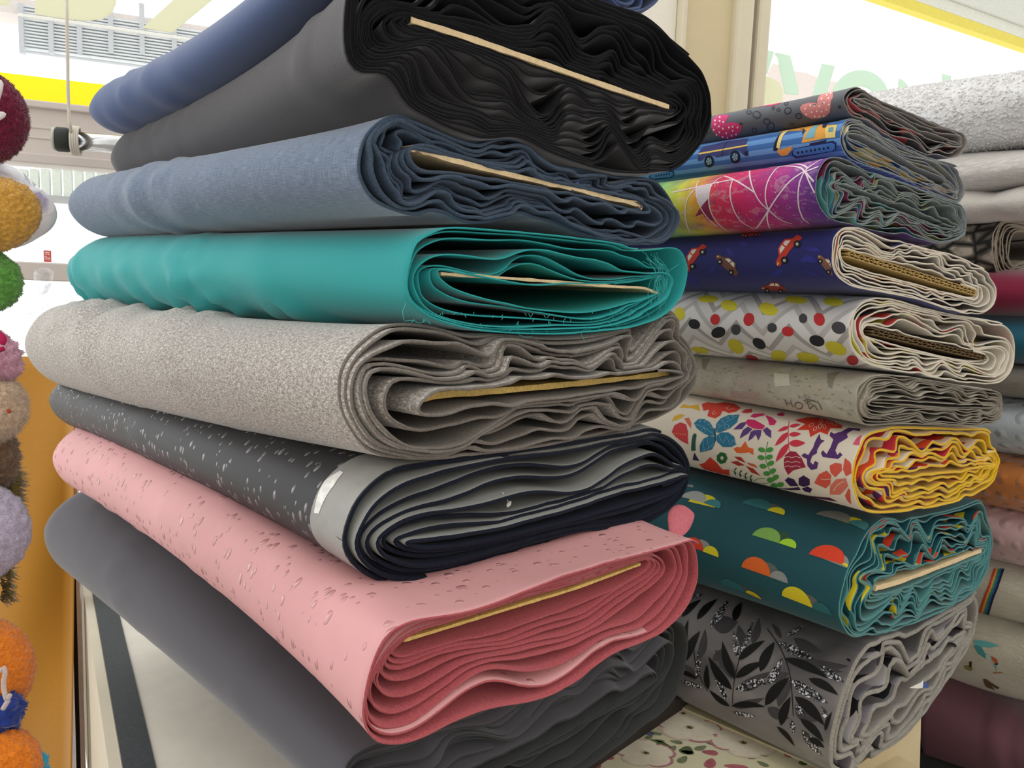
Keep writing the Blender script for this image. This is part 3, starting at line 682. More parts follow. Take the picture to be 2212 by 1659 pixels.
def flower_motifs():
    """painted blossoms, buds and leaves as thin print on the lid"""
    rng = random.Random(5); mb = MB(); cols = {'petal': 0, 'edge': 1, 'core': 2, 'leaf': 3, 'dleaf': 4, 'blue': 5, 'rose': 6, 'wash': 7}
    ux = sd; uy = -XT
    def put(poly, m, lay):
        c = [S0+ux*p[0]+uy*p[1]+ZV*(.0004+lay*.00025) for p in poly]
        mb.add(c+[sum(c)/len(c)], [(i, (i+1) % len(c), len(c)) for i in range(len(c))], cols[m])
    def petal(x, y, ang, l, w_, m, lay, wob=.15):
        pl = []
        for i in range(14):
            t = 2*math.pi*i/14; a = l/2*(1+math.cos(t)); b = w_/2*math.sin(t)*(1+.35*math.cos(t))*(1+rng.uniform(-wob, wob)*.5)
            pl.append((x+a*math.cos(ang)-b*math.sin(ang), y+a*math.sin(ang)+b*math.cos(ang)))
        put(pl, m, lay)
    def blossom(x, y, s, rot, rosy):
        for k in range(5):
            a = rot+k*2*math.pi/5
            petal(x, y, a, s*1.04, s*.98, 'edge' if (k % 2 == rosy) else 'wash', 1+k*.1); petal(x, y, a, s*.95, s*.86, 'petal', 1.5+k*.1)
        petal(x-s*.08, y-s*.05, .3, s*.2, s*.17, 'core', 3)
        for k in range(9):
            a = k*.7; petal(x, y, a, s*.17, s*.022, 'core', 3)
    def sprig(x, y, a, k, m, s):
        for i in range(k):
            petal(x+i*s*.8*math.cos(a), y+i*s*.8*math.sin(a), a+(.9 if i % 2 else -.9), s*rng.uniform(.8, 1.3), s*.55, m, .6)
    P2 = lambda u, v: ((onz(u, v, FZ)-S0)@ux, (onz(u, v, FZ)-S0)@uy)
    for (u, v, s, r, ro) in ((1490,1585,.052,.3,0),(1590,1625,.050,.9,1),(1420,1665,.045,.1,0),(1475,1545,.040,.7,1),(1570,1570,.034,.2,0),(1700,1645,.03,.5,1),(1330,1640,.03,0,0)):
        blossom(*P2(u, v), s, r, ro)
    for (u, v, a, k, m, s) in ((1385,1582,.2,3,'blue',.020),(1375,1580,1.6,2,'rose',.022),(1460,1625,.4,4,'leaf',.022),(1495,1640,2.,2,'dleaf',.036),(1520,1622,.7,2,'leaf',.022),(1400,1625,.4,3,'blue',.024),
        (1340,1605,.2,3,'leaf',.022),(1300,1640,.3,4,'rose',.026),(1640,1590,.2,3,'leaf',.022),(1665,1630,.4,3,'rose',.024),(1440,1545,.1,3,'leaf',.022),(1545,1555,.7,2,'leaf',.016),(1620,1650,1.,3,'leaf',.02),(1520,1655,.2,3,'rose',.03),(1420,1600,.5,3,'leaf',.018),(1690,1655,.3,3,'dleaf',.022),(1400,1648,.2,3,'leaf',.02),(1740,1658,.2,2,'leaf',.02),(1360,1560,.2,3,'dleaf',.02)):
        sprig(*P2(u, v), a, k, m, s)
    ms = [flat('print_petal', 'e3d9c2', .75), flat('print_rosy_edge', 'b77e84', .75, var=.25), flat('print_stamen', '8a7444', .75, var=.3), flat('print_leaf', '7d8464', .75, var=.25), flat('print_dark_leaf', '55643f', .75, var=.3), flat('print_blue', '6a6f8e', .75, var=.25), flat('print_rose', 'b3656c', .75, var=.25), flat('print_wash', 'd9c6b2', .75, var=.15)]
    return mb, ms
lid8 = [p-ZV*.001 for p in pts]+[p for p in pts]
mbf, msf = flower_motifs()
v0, f0 = lid8, [(0,3,2,1),(4,5,6,7),(0,1,5,4),(1,2,6,5),(2,3,7,6),(3,0,4,7)]
lid = MB(); lid.add(v0, f0, 0)
for f_, m_ in zip(mbf.f, mbf.m): pass
base_n = len(lid.v); lid.v += mbf.v; lid.uv += mbf.uv; lid.f += [tuple(i+base_n for i in q) for q in mbf.f]; lid.m += [m+1 for m in mbf.m]
lid.build('printed_lid', [flo.m]+msf, fb, smooth=False)
# cabinet under the right stack
CZ = .598
cabb = empty('cabinet', (float(S0[0]), float(S0[1]), 0.), 'cream cabinet under the right stack with plain front panel', 'cabinet')
px_r = onplane(1990, 1600, PR+YT*.012, YT); P0c = S0+sd*.0; 
fl_ = onplane(1870, 1640, PR+YT*.012, YT)
e0 = (S0-PR)@XT; er = (px_r-PR)@XT; yf = .012; yb = .72
c0 = PR+XT*(e0+.004)+YT*yf; c1 = PR+XT*er+YT*yf
mk = lambda p, z: np.array([p[0], p[1], z])
bot4 = [c0, c1, c1+YT*(yb-yf), c0+YT*(yb-yf)]
CT = .545
hexa('cabinet_body', [mk(p, 0) for p in bot4]+[mk(p, CT) for p in bot4], flat('cream_front', 'cdbd98', .6, .3, .04, 15), cabb)
pp = [onplane(u, v, PR+YT*.05, YT) for u, v in ((1852,1655),(1884,1630),(1958,1578),(1990,1536),(1984,1760),(1852,1760))]; n_ = 6
mesh_obj('end_panel', pp+[q+YT*.45 for q in pp], [tuple(range(6)), tuple(range(6, 12))[::-1]]+[((i+1) % 6, i, 6+i, 6+(i+1) % 6) for i in range(6)], MATS['cream_front'], parent=cabb, smooth=False)
# pale rim running along the lid, the shelf edge on which the lowest printed bolt lies
slab('shelf_edge', mk(S0, FZ-.03)+XT*.001, sd*.60, XT*.022, ZV*.034, flat('cream_rim', 'cfc49d', .6, .3), cabb)
# dark gap and shelf behind, right of the cabinet
c2 = PR+XT*(er+.003)+YT*(yf+.05)
shelf2 = empty('dark_shelf', (float(c2[0]), float(c2[1]), 0.), 'dark shelf unit standing right of the cream cabinet', 'shelf')
hexa('shelf_body', [mk(q, 0) for q in (c2, c2+XT*.9, c2+XT*.9+YT*.6, c2+YT*.6)]+[mk(q, .30) for q in (c2, c2+XT*.9, c2+XT*.9+YT*.6, c2+YT*.6)], flat('dark_wood', '2c2c2a', .7, .2, .1), shelf2)
c3 = PR+XT*(er+.003)+YT*.10
slab('side_panel', mk(c3, 0), XT*.022, YT*.5, ZV*.70, MATS['dark_wood'], shelf2)  # dark panel stands in for the shaded gap beside the cabinet
# ------------------------------------------------------------------ third stack, at the right edge of the frame
GE = 'plush and fleece rolls in the stack at the right edge'
def plushmat(name, col, kind, amp=.004, sc=40, rough=.95):
    if name in MATS: return MATS[name]
    t = NT(name); c = srgb(col); p = t.uv(kind='Object')
    if kind == 'boucle':
        n = t.n('ShaderNodeTexVoronoi', {'Vector': p, 'Scale': 170., 'Randomness': 1.}, feature='SMOOTH_F1'); h = (n, 'Distance'); inv = t.math('SUBTRACT', 1., h); st = .8
        n2 = t.noise(p, 180, 4, .7, 1.5); hh = t.math('ADD', inv, (n2, 'Fac'))
    elif kind == 'fur':
        n2 = t.noise(t.n('ShaderNodeMapping', {'Vector': (t.n('ShaderNodeTexCoord'), 'Object'), 'Scale': (160, 60, 160)}), 1, 5, .75, 1.2); hh = (n2, 'Fac')
    elif kind == 'minky':
        n = t.n('ShaderNodeTexVoronoi', {'Vector': t.uv(28, 28), 'Scale': 1., 'Randomness': .2}, feature='F1')
        d = t.math('SMOOTHSTEP' if False else 'MULTIPLY', t.math('MAXIMUM', t.math('SUBTRACT', .34, (n, 'Distance')), 0.), 2.9); n2 = t.noise(p, 220, 4, .7); hh = t.math('MULTIPLY_ADD', (n2, 'Fac'), .18, t.math('MINIMUM', d, 1.))
    else:
        n2 = t.noise(p, 200, 4, .7); hh = (n2, 'Fac')
    nn = t.noise(p, 14, 3)
    d_ = tuple(x*.82 for x in c[:3])+(1,); l_ = tuple(min(1, x*1.1) for x in c[:3])+(1,)
    t.base(t.mix((nn, 'Fac'), d_, l_), rough, .25, .4); t.bump(hh, .8, amp)
    MATS[name] = t.m; return t.m
def eb(key, label, yt, yb, mats, x0=2236, x1=2560, N=3, th=.006, pull=0., L=.55, vpx=-50, rise=10, cat='fabric roll', name='fabric_roll', **k):
    """a roll whose near end lies just past the frame's right border; yt, yb: its top and bottom there"""
    m = (yt+yb)/2; h = (yb-yt)/2; k.setdefault('a0', .3)
    slope = k.pop('slope', 0.); s = lambda f: slope*(x1-x0)*f
    top = [(x0, m), (x0+.12*h+2, m-.55*h), (x0+.5*h, yt+.08*h), (x0+1.1*h, yt+s(.3)), ((x0+x1)/2, yt-rise*.3+s(.5)), (x1-h*.6, yt+s(.9)), (x1, m+s(1))]
    bot = [(x0+.12*h+2, m+.55*h), (x0+.5*h, yb-.08*h), (x0+1.1*h, yb+s(.3)), ((x0+x1)/2, yb+s(.5)), (x1-h*.6, yb+s(.9))]
    ct = [(x0+h*.8, m), ((x0+x1)/2, m-h*.15+s(.5)), (x1-h*.8, m+s(.9))]; cb = [((x0+x1)/2, m+h*.15+s(.5))]
    p = PR-YR*pull; u, v = top[0]; d = ((p-CAM)@YR)/(ray(u, v)@YR)
    b = bolt(key, label, (u, v), d, top, bot, ct, cb, mats, N=N, th=th, L=L, vp=(vpx, 620+.04*(vpx+50)), seed=hash(key) % 97 if False else sum(map(ord, key)), cat=cat, group=GE, name=name, farslope=1., gapvar=.5, wave=.3, F=8, n=96, **k)
    return b
bou = plushmat('white_boucle', 'faf7f4', 'boucle', .006); lm = plushmat('white_plush', 'd9d3cb', 'fur', .006); rid = plushmat('ridged_plush', 'd2ccc2', 'plain', .004)
E3 = {}
E3['boucle'] = eb('boucle', 'big white boucle fleece roll on top of the right edge stack', 128, 322, [bou, bou, bou], th=.02, N=2, L=.50, slope=.05, x0=2250)
E3['fluffy'] = eb('fluffy', 'off white long pile roll squeezed under the boucle fleece', 318, 402, [lm, lm, lm], th=.012, N=2)
E3['ridged'] = eb('ridged', 'off white plush roll with soft ridges above the stone print', 398, 468, [rid, rid, rid], th=.008, N=2, wrinkles=[(.05+.05*i, .006*(-1)**i, .016, .2, -.35, .12) for i in range(10)])
# roll printed like stone, its end turned into view
t = NT('stone_print'); n = t.noise(t.uv(30, 22), 1, 4, .65, 1.5); v = t.n('ShaderNodeTexVoronoi', {'Vector': t.uv(34, 26), 'Scale': 1.}, feature='DISTANCE_TO_EDGE')
m1 = t.math('MULTIPLY', (n, 'Fac'), t.math('MINIMUM', t.math('MULTIPLY', (v, 'Distance'), 5.), 1.))
t.base(t.ramp(m1, [(.08, srgb('23221f')), (.4, srgb('6e675c')), (.66, srgb('b5aa98'))]), .85, .2, .1); stone = t.m
stonee = cloth('stone_roll_edge', '9d9484', .95, .1, .25, 400, .5)
p = PR+YR*.10; u, v = 2141, 540
E3['stone'] = bolt('stone', 'dark stone print roll with its layered pale end in view', (u, v), ((p-CAM)@YR)/(ray(u, v)@YR),
     [(2141,540),(2143,510),(2155,483),(2175,471),(2212,474),(2280,486),(2340,500),(2362,540)], [(2146,575),(2158,600),(2189,603),(2215,584),(2280,596),(2340,590)],
     [(2178,540),(2186,505),(2212,500),(2280,515),(2320,535)], [(2180,560),(2192,578),(2212,566),(2280,572)],
     [stone, stonee, stonee], N=7, th=.0035, L=.45, vp=(-50, 620), seed=301, group=GE, cat='fabric roll', name='fabric_roll', gapvar=.3, wave=.3, F=8, a0=.3, farslope=1., n=120)
mar = cloth('maroon_cloth', '7d1836', .85, .3, .06, 900, .1); petr = cloth('petrol_blue_cloth', '1f5d70', .85, .3, .06, 900, .1)
E3['maroon'] = eb('maroon', 'plain maroon roll between stone print and petrol blue', 586, 688, [mar, mar, mar], N=4, th=.003)
E3['petrol'] = eb('petrol', 'plain petrol blue roll under the maroon one', 686, 796, [petr, petr, petr], N=4, th=.003)
gf = plushmat('grey_fur', '8f8678', 'fur', .008)
E3['fur'] = eb('fur', 'mottled grey fur roll above the pale blue dotted plush', 792, 876, [gf, gf, gf], th=.012, N=2)
mb_ = plushmat('blue_minky', 'bcc4cb', 'minky', .012); mo = plushmat('orange_minky', 'c97b3e', 'minky', .014); mp = plushmat('pink_minky', 'c9a5a5', 'minky', .010); wm = plushmat('cream_plush', 'd6cfbc', 'fur', .005)
E3['bluem'] = eb('bluem', 'pale blue dotted plush roll above the orange one', 872, 1004, [mb_, mb_, mb_], th=.008, N=3)
E3['orangem'] = eb('orangem', 'orange dotted plush roll above the dusty pink one', 1000, 1124, [mo, mo, mo], th=.008, N=3, slope=.05)
E3['pinkm'] = eb('pinkm', 'dusty pink dotted plush roll under the orange one', 1118, 1243, [mp, mp, mp], th=.008, N=3)
E3['rainbow'] = eb('rainbow', 'cream plush roll with a rainbow stripe', 1240, 1374, [wm, wm, wm], th=.008, N=3, slope=.02)
E3['birds'] = eb('birds', 'cream plush roll printed with a turquoise bird, its edge scalloped', 1368, 1530, [wm, wm, wm], th=.008, N=3, slope=.1, rise=0)
mauve = cloth('mauve_jersey', '6b4650', .85, .3, .08, 700, .15); rib = NT('ribbed_knit'); sp = rib.n('ShaderNodeSeparateXYZ', {0: rib.uv()})
wv_ = rib.n('ShaderNodeTexWave', {'Vector': rib.uv(0, 52), 'Scale': 1., 'Distortion': .6}, bands_direction='Y'); rib.base(rib.ramp((wv_, 'Fac'), [(.2, srgb('30302d')), (.8, srgb('5c5c57'))]), .95, .1); rib.bump((wv_, 'Fac'), .8, .004)
E3['mauve'] = eb('mauve', 'folded mauve jersey lying low at the right edge', 1572, 1765, [mauve, mauve, mauve], x0=2240, x1=2400, N=3, th=.006, L=.245, vpx=-335, wrinkles=wr(31, 9, .02, .12, .004, .012, .3, -.3, .12))
E3['rib'] = eb('rib', 'dark grey ribbed knit folded beneath the mauve jersey', 1764, 1880, [rib.m, rib.m, rib.m], x0=2236, x1=2400, N=3, th=.006, L=.25, vpx=-335)

for b in E3.values():
    if b.key == 'boucle':
        # looped nubs of the boucle, each a small flattened knot
        r = np.random.default_rng(8); bm = bmesh.new(); bmesh.ops.create_icosphere(bm, subdivisions=1, radius=1.); sv = np.array([x.co[:] for x in bm.verts]); sf = [tuple(q.index for q in p.verts) for p in bm.faces]; bm.free()
        n_ = 5200; uu_, yy_ = r.uniform(-.62, -.05, n_), r.uniform(.002, .49, n_); c_ = surf(b, uu_, yy_, -.0008)
        for q in c_:
            s1 = r.normal(0, 1, 3); s1 /= np.linalg.norm(s1); s2 = np.cross(s1, r.normal(0, 1, 3)); s2 /= np.linalg.norm(s2); M3 = np.array([s1*r.uniform(.0035, .006), s2*r.uniform(.002, .003), np.cross(s1, s2)*r.uniform(.002, .003)])
            b.extra.add(sv@M3+q, sf, 0)
    if b.key not in ('birds', 'rainbow'): finish(b)
# ------------------------------------------------------------------ shop window wall
DWL = 2.05
wd_ = heading(5400, 790); nW = np.array([-wd_[1], wd_[0], 0.]); nW = nW if nW@ray(1106, 700) > 0 else -nW
PW = CAM+nW*DWL
wp = lambda u, v, off=0.: onplane(u, v, PW-nW*off, nW)      # a point on the wall (off: towards the room)
frame = flat('window_frame_pale', 'd8cfca', .5, .35, .03, 12); beige = flat('beige_post', 'd3c4a0', .6, .3, .03, 8); lite = flat('pale_tube', 'd9d0b8', .45, .4, .03, 8)
def wbox(name, u0, u1, z0, z1, front, back_, mat, parent=None, vref=150, kind=None, bevel=0.):
    a = wp(u0, vref); b = wp(u1, vref); a = mk(a, z0); d = wd_*((b-a)@wd_)
    o = slab(name, a-nW*front, d, nW*(front+back_), ZV*(z1-z0), mat, parent, bevel)
    return tag(o, kind=kind) if kind else o
zr1 = wp(100, 229)[2]; zr0 = wp(100, 356)[2]; zy = wp(100, 167)[2]; zlo1 = wp(60, 566)[2]; zlo0 = wp(60, 605)[2]
TOPZ = 3.0
# frame of the left window: rail with beads, sill rail, posts
wl = bpy.data.objects.new('window_1', None); C.objects.link(wl); wl['kind'] = 'structure'; wl.location = Vector(mk(wp(-60, 300), 0))
for nm, z0, z1, fr_ in (('window_rail', zr0, zr1, .03), ('window_bead', zr1-.012, zr1+.003, .042), ('window_bead', zr0-.004, zr0+.018, .045), ('window_bead', zr1-.055, zr1-.05, .033), ('window_bead', zr0+.05, zr0+.055, .033), ('window_sill', zlo0, zlo1, .06)):
    wbox(nm, -300, 1400, z0, z1, fr_, .04, frame, wl, bevel=.003)
wbox('window_rail', -300, 1400, wp(120, 430)[2]-.008, wp(120, 430)[2]+.008, .0, .03, flat('outer_frame', 'dfe3e6', .4), wl)
t = NT('window_glass'); t.t.nodes.remove(t.b)
tr2 = t.n('ShaderNodeBsdfTransparent', {'Color': (.97, .99, .98, 1)}); gl = t.n('ShaderNodeBsdfGlossy', {'Roughness': .03, 'Color': (.9, .95, 1, 1)}); mx = t.n('ShaderNodeMixShader', {0: .05}); t.t.links.new(tr2.outputs[0], mx.inputs[1]); t.t.links.new(gl.outputs[0], mx.inputs[2]); t.t.links.new(mx.outputs[0], t.out.inputs[0]); glass = t.m
wbox('glass_pane', -300, 1400, zr1, TOPZ, -.010, .014, glass, wl); wbox('glass_pane', -300, 1400, zlo1, zr0, -.010, .014, glass, wl)
def vinyl(name, c):
    t = NT(name); t.t.nodes.remove(t.b); d = t.n('ShaderNodeBsdfDiffuse', {'Color': srgb(c)}); tl = t.n('ShaderNodeBsdfTranslucent', {'Color': srgb(c)}); m = t.n('ShaderNodeMixShader', {0: .72}); t.t.links.new(d.outputs[0], m.inputs[1]); t.t.links.new(tl.outputs[0], m.inputs[2]); t.t.links.new(m.outputs[0], t.out.inputs[0]); return t.m
vy, vm, vc = vinyl('yellow_vinyl', 'fff25f'), vinyl('mint_vinyl', 'e0ede2'), vinyl('cream_vinyl', 'ebead8')
wbox('yellow_stripe', -300, 1400, zr1+.0035, zy, -.004, .008, vy, wl)
def sticker(name, poly, mat, label, cat, group, off=.0):
    """a vinyl shape stuck on the glass, from its outline as seen"""
    c = [wp(u, v, -.006) for u, v in poly]; n_ = len(c); bk = [q+nW*.002 for q in c]
    tri = tessellate_polygon([[Vector(((q-PW)@wd_, q[2], 0)) for q in c]])
    f = [tuple(t) for t in tri]+[tuple(i+n_ for i in t)[::-1] for t in tri]+[(i, (i+1) % n_, (i+1) % n_+n_, i+n_) for i in range(n_)]
    cen = sum(c)/n_; e = mesh_obj(name, [q-cen for q in c+bk], f, mat, smooth=False); e.location = Vector(cen)
    return tag(e, label, cat, group)
gl_ = 'cut vinyl letters on the shop window'
sticker('window_letter', [(75,-60),(75,30),(110,36),(150,42),(190,45),(222,41),(242,28),(250,8),(250,-60)], vc, 'cream letter part with rounded corner, high on the left window', 'letter', gl_)
sticker('window_letter', [(-40,-30),(-40,8),(19,11),(19,-30)], vc, 'small cream letter corner at the far top left of the window', 'letter', gl_)
sticker('window_letter', [(385,-10),(308,60),(372,71),(470,-10)], vc, 'slanting cream letter stroke beside the navy bolt', 'letter', gl_)
# right window
wr_ = bpy.data.objects.new('window_2', None); C.objects.link(wr_); wr_['kind'] = 'structure'; wr_.location = Vector(mk(wp(1640, 300), 0))
wbox('glass_pane', 1644, 2900, .9, TOPZ, -.010, .014, glass, wr_)
wbox('window_sill', 1400, 2900, .86, .90, .06, .06, frame, wr_)
wbox('frame_tube', 1565, 1601, .9, TOPZ, .05, .03, lite, wr_, bevel=.012)
wbox('frame_bead', 1601, 1606, .9, TOPZ, .03, .03, flat('grey_gasket', '9a938a', .6), wr_)
wbox('frame_tube', 1615, 1643, .9, TOPZ, .035, .04, lite, wr_, bevel=.010)
tag(wbox('wall_back', 1464, 1567, 0, TOPZ, .02, .05, beige), kind='structure')
tag(wbox('trim_1', 1455, 1464, 0, TOPZ, .035, .04, lite, bevel=.003), kind='structure')
tag(wbox('trim_2', 1380, 1454, 0, TOPZ, .0, .04, flat('pale_post', 'eeeadd', .5, .3, .02)), kind='structure')
zlo2 = wp(60, 800)[2]
wbox('glass_pane', -300, 1400, zlo2, zlo0, -.010, .014, glass, wl)
tag(wbox('wall_below_left', -300, 156, 0, zlo2, .0, .06, flat('pale_wall', 'd8d2c6', .8), vref=1450), kind='structure')
tag(wbox('wall_below_middle', 222, 1400, 0, zlo2, .0, .06, MATS['pale_wall'], vref=1450), kind='structure')
wl3 = bpy.data.objects.new('window_3', None); C.objects.link(wl3); wl3['kind'] = 'structure'; wl3.location = Vector(mk(wp(190, 1500), 0))
wbox('glass_pane', 172, 222, .04, zlo2, -.010, .014, glass, wl3, vref=1450); wbox('frame_post', 156, 174, 0, zlo2, .02, .04, flat('pearl_frame', 'e2dce2', .4), wl3, vref=1450); wbox('threshold', 156, 222, 0, .04, .02, .06, MATS['pearl_frame'], wl3, vref=1450)
tag(wbox('wall_below_right', 1400, 2900, 0, .86, .0, .06, MATS['pale_wall']), kind='structure')
zz = lambda l: [(1620+x/4.809, 80+y/4.809) for x, y in l]
sticker('window_letter', zz([(100,118),(252,152),(180,384),(100,360)]), vm, 'mint letter stroke touching the window frame', 'letter', gl_)
sticker('window_letter', zz([(255,170),(280,160),(420,192),(505,545),(505,600),(365,590),(290,215)]), vm, 'mint diagonal letter stroke next to the frame side one', 'letter', gl_)
sticker('window_letter', zz([(752,276),(886,302),(770,660),(650,660),(668,540)]), vm, 'mint slanting letter stroke above the heart print bolt', 'letter', gl_)
ring = [(1150+290*math.cos(a)*1.02, 640-298*math.sin(a)) for a in np.linspace(-.2, math.pi+.2, 26)]+[(1150+150*math.cos(a), 655-140*math.sin(a)) for a in np.linspace(math.pi+.2, -.2, 20)]
sticker('window_letter', zz(ring), vm, 'mint round letter rising behind the heart print bolt', 'letter', gl_)
sticker('window_letter', zz([(1545,432),(1580,440),(1625,480),(1660,545),(1660,640),(1535,640)]), vm, 'mint curved letter sliver left of the boucle roll', 'letter', gl_)
sticker('window_letter', zz([(1705,500),(1760,514),(1760,640),(1705,640)]), vm, 'tiny mint letter tip just above the boucle roll', 'letter', gl_)
sticker('window_letter', zz([(1998,380),(2090,402),(2090,560),(1998,560)]), vm, 'square mint letter top above the boucle roll', 'letter', gl_)
sticker('window_letter', zz([(60,400),(140,395),(230,430),(300,470),(340,540),(345,620),(330,760),(50,760)]), vc, 'cream rounded letter low beside the window frame', 'letter', gl_)
# ------------------------------------------------------------------ outside, the daylight wash-out put into pale, hazy colours
def far_at(u, v, d): return at(u, v, d)
XR = wd_
def ext_quad(name, u0, v0, u1, v1, d, thick, mat, parent=None):
    """a block outside standing parallel to the window wall"""
    p = CAM+nW*d; a = onplane(u0, v0, p, nW); b = onplane(u1, v0, p, nW); z1 = a[2]; z0 = onplane(u0, v1, p, nW)[2]
    return slab(name, mk(a, z0), XR*((b-a)@XR), nW*thick, ZV*(z1-z0), mat, parent)
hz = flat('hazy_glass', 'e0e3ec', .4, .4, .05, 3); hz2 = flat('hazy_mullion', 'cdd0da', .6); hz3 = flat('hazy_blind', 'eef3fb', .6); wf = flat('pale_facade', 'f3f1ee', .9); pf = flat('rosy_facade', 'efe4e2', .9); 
eb_ = empty('building', CAM+nW*7.0-ZV*1.35, 'pale building across the street with blinds in its wide window', 'building')
ext_quad('facade', -200, -40, 700, -4, 7.1, .3, pf, eb_)
ext_quad('window_panel', 38, 8, 560, 112, 7.1, .2, hz, eb_)
for k in range(14):
    ext_quad('blind_slat', 50, 10+k*7, 560, 13.5+k*7, 7.05, .04, hz3, eb_)
for u in (38, 102, 164, 232, 300, 370): ext_quad('mullion', u, 6, u+(11 if u else 8), 113, 7.02, .05, hz2, eb_)
ext_quad('sill_band', 38, 27, 560, 33, 7.0, .05, wf, eb_)
e2_ = empty('fence', CAM+nW*5.0-ZV*1.35, 'pale green board fence seen through the lower left window', 'fence')
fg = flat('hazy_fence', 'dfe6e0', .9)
for k in range(9): ext_quad('fence_board', 40+k*24, 364, 58+k*24, 424, 5.0, .05, fg, e2_)
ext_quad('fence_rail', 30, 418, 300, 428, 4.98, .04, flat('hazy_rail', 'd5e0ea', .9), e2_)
e4 = empty('house_roof', CAM+nW*9-ZV*1.35, 'rosy tiled roof beyond the mint letters', 'roof')
pr_ = zz([(180,380),(235,270),(300,290),(330,330),(470,355),(590,372),(665,405),(760,430),(930,480),(1000,560),(1000,700),(180,700)])
pq = [onplane(u, v, CAM+nW*9, nW) for u, v in pr_]; n_ = len(pq)
tri = tessellate_polygon([[Vector((q@XR, q[2], 0)) for q in pq]])
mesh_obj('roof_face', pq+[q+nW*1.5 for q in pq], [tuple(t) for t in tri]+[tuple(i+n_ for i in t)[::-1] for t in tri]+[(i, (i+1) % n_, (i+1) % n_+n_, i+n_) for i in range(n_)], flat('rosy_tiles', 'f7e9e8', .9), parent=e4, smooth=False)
# yellow edged canopy across the upper right, outside the glass
cn = empty('canopy', at(2100, 60, 4.2), 'white canopy with a yellow edge outside the right window', 'canopy')
cd0, cd1 = at(1840, -22, 4.4), at(2330, 145, 5.6)
cv = cd1-cd0; upn = at(1840, -47, 4.4)-cd0
slab('yellow_edge', cd0, cv, nW*.06, upn, flat('canopy_yellow', 'f0dc3a', .6), cn)
slab('canopy_board', cd0+upn*1.02, cv, nW*.05-cv*.0, upn*1.15, flat('canopy_rail', 'e8e6dc', .6), cn)
slab('canopy_board', cd0+upn*2.2-nW*.02, cv, nW*.05, upn*3.4, flat('canopy_sheet', 'dcdcd6', .7), cn)
# ------------------------------------------------------------------ rod, cord, curtain, side post
rp0, rp1 = at(150, 303, 1.62), at(420, 327, 1.70)
rod = empty('curtain_rod', rp0, 'steel tube with a black end cap at the left window', 'rod')
ch = NT('chrome'); n = ch.noise(ch.uv(kind='Object'), 30, 2); ch.base(ch.ramp((n, 'Fac'), [(.3, srgb('b9bcc0')), (.7, srgb('d6d8da'))]), .15, .5, metal=1.)
v, f = tube_vf([rp0, rp1], .0185, 20); MB().add(v, f).build('rod_tube', [ch.m], rod)
dd = (rp1-rp0)/np.linalg.norm(rp1-rp0); v, f = tube_vf([rp0-dd*.024, rp0-dd*.022, rp0-dd*.004, rp0+dd*.004], [.022, .0245, .0245, .022], 22); cap = MB().add(v, f).build('end_cap', [flat('black_rubber', '2f3431', .6)], rod)
v, f = tube_vf([rp0-dd*.030, rp0-dd*.0245], [.0225, .0235], 22); MB().add(v, f).build('cap_face', [flat('pale_metal', 'b9bcae', .4)], cap)
cz = [at(144, -30, 1.58), at(145, 60, 1.58), at(146, 120, 1.585), at(147, 200, 1.59), at(150, 262, 1.592), at(153, 285, 1.595)]
v, f = tube_vf(catmull3 if False else cz, .0032, 8); cord = MB().add(v, f)
for k in range(4):
    a = rp0+dd*(.006+.004*k); pts_ = [a+ZV*.0275*math.cos(t)+np.cross(dd, ZV)*.0275*math.sin(t) for t in np.linspace(0, 2*math.pi, 18)]; v, f = tube_vf(pts_, .0028, 6); cord.add(v, f)
tag(cord.build('cord', [flat('cotton_cord', 'cfc9bc', .9)]), 'pale cotton cord hanging down to the steel tube', 'cord')
# mustard cloth hanging behind the toys
ochre = cloth('mustard_cloth', 'b07a25', .8, .35, .06, 700, .12)
def drape():
    nu, nv = 60, 40; vs = []
    for th_ in (0, .004):
        for j in range(nv):
            for i in range(nu):
                s, q = i/(nu-1), j/(nv-1); u = -170+(163+170-12*q*q)*s; vv = 770+q*1150
                d = 1.40+.030*math.sin(s*4.2+1.8*math.sin(q*4.1))+.008*math.sin(s*9+q*11)-.03*(s > .93)*((s-.93)/.07)**2
                vs.append(at(u, vv, d+th_))
    f = []
    for o in (0, nu*nv):
        for j in range(nv-1):
            for i in range(nu-1):
                a = o+j*nu+i; q = (a, a+1, a+nu+1, a+nu); f.append(q if o else q[::-1])
    for i in range(nu-1): f += [(i, i+1, nu*nv+i+1, nu*nv+i)]
    for j in range(nv-1): a = j*nu+nu-1; f += [(a, a+nu, nu*nv+a+nu, nu*nv+a)]
    return vs, f
v, f = drape(); m = MB().add(v, f); o = m.build('hanging_cloth', [ochre]); tag(o, 'mustard yellow cloth hanging behind the plush toys', 'cloth')
# glossy white upright between cloth and table
up = empty('display_stand', at(180, 1500, 1.36)*np.array([1, 1, 0]), 'narrow white upright with a dark strip for the shaded gap between mustard cloth and table', 'stand')
ua, ub = at(166, 1290, 1.42), at(214, 1290, 1.42)
du_ = (ub-ua); du_[2] = 0
slab('upright', mk(ua-du_*.02, .0), du_*.16, nW*.02, ZV*1.0, flat('pearly_white', 'e4dee4', .3, .5), up)
slab('gap_strip', mk(ua-du_*.22, .0), du_*.2, nW*.02, ZV*.93, flat('black_gap', '1c1712', .7), up)  # solid dark strip put in where the gap lies in shade
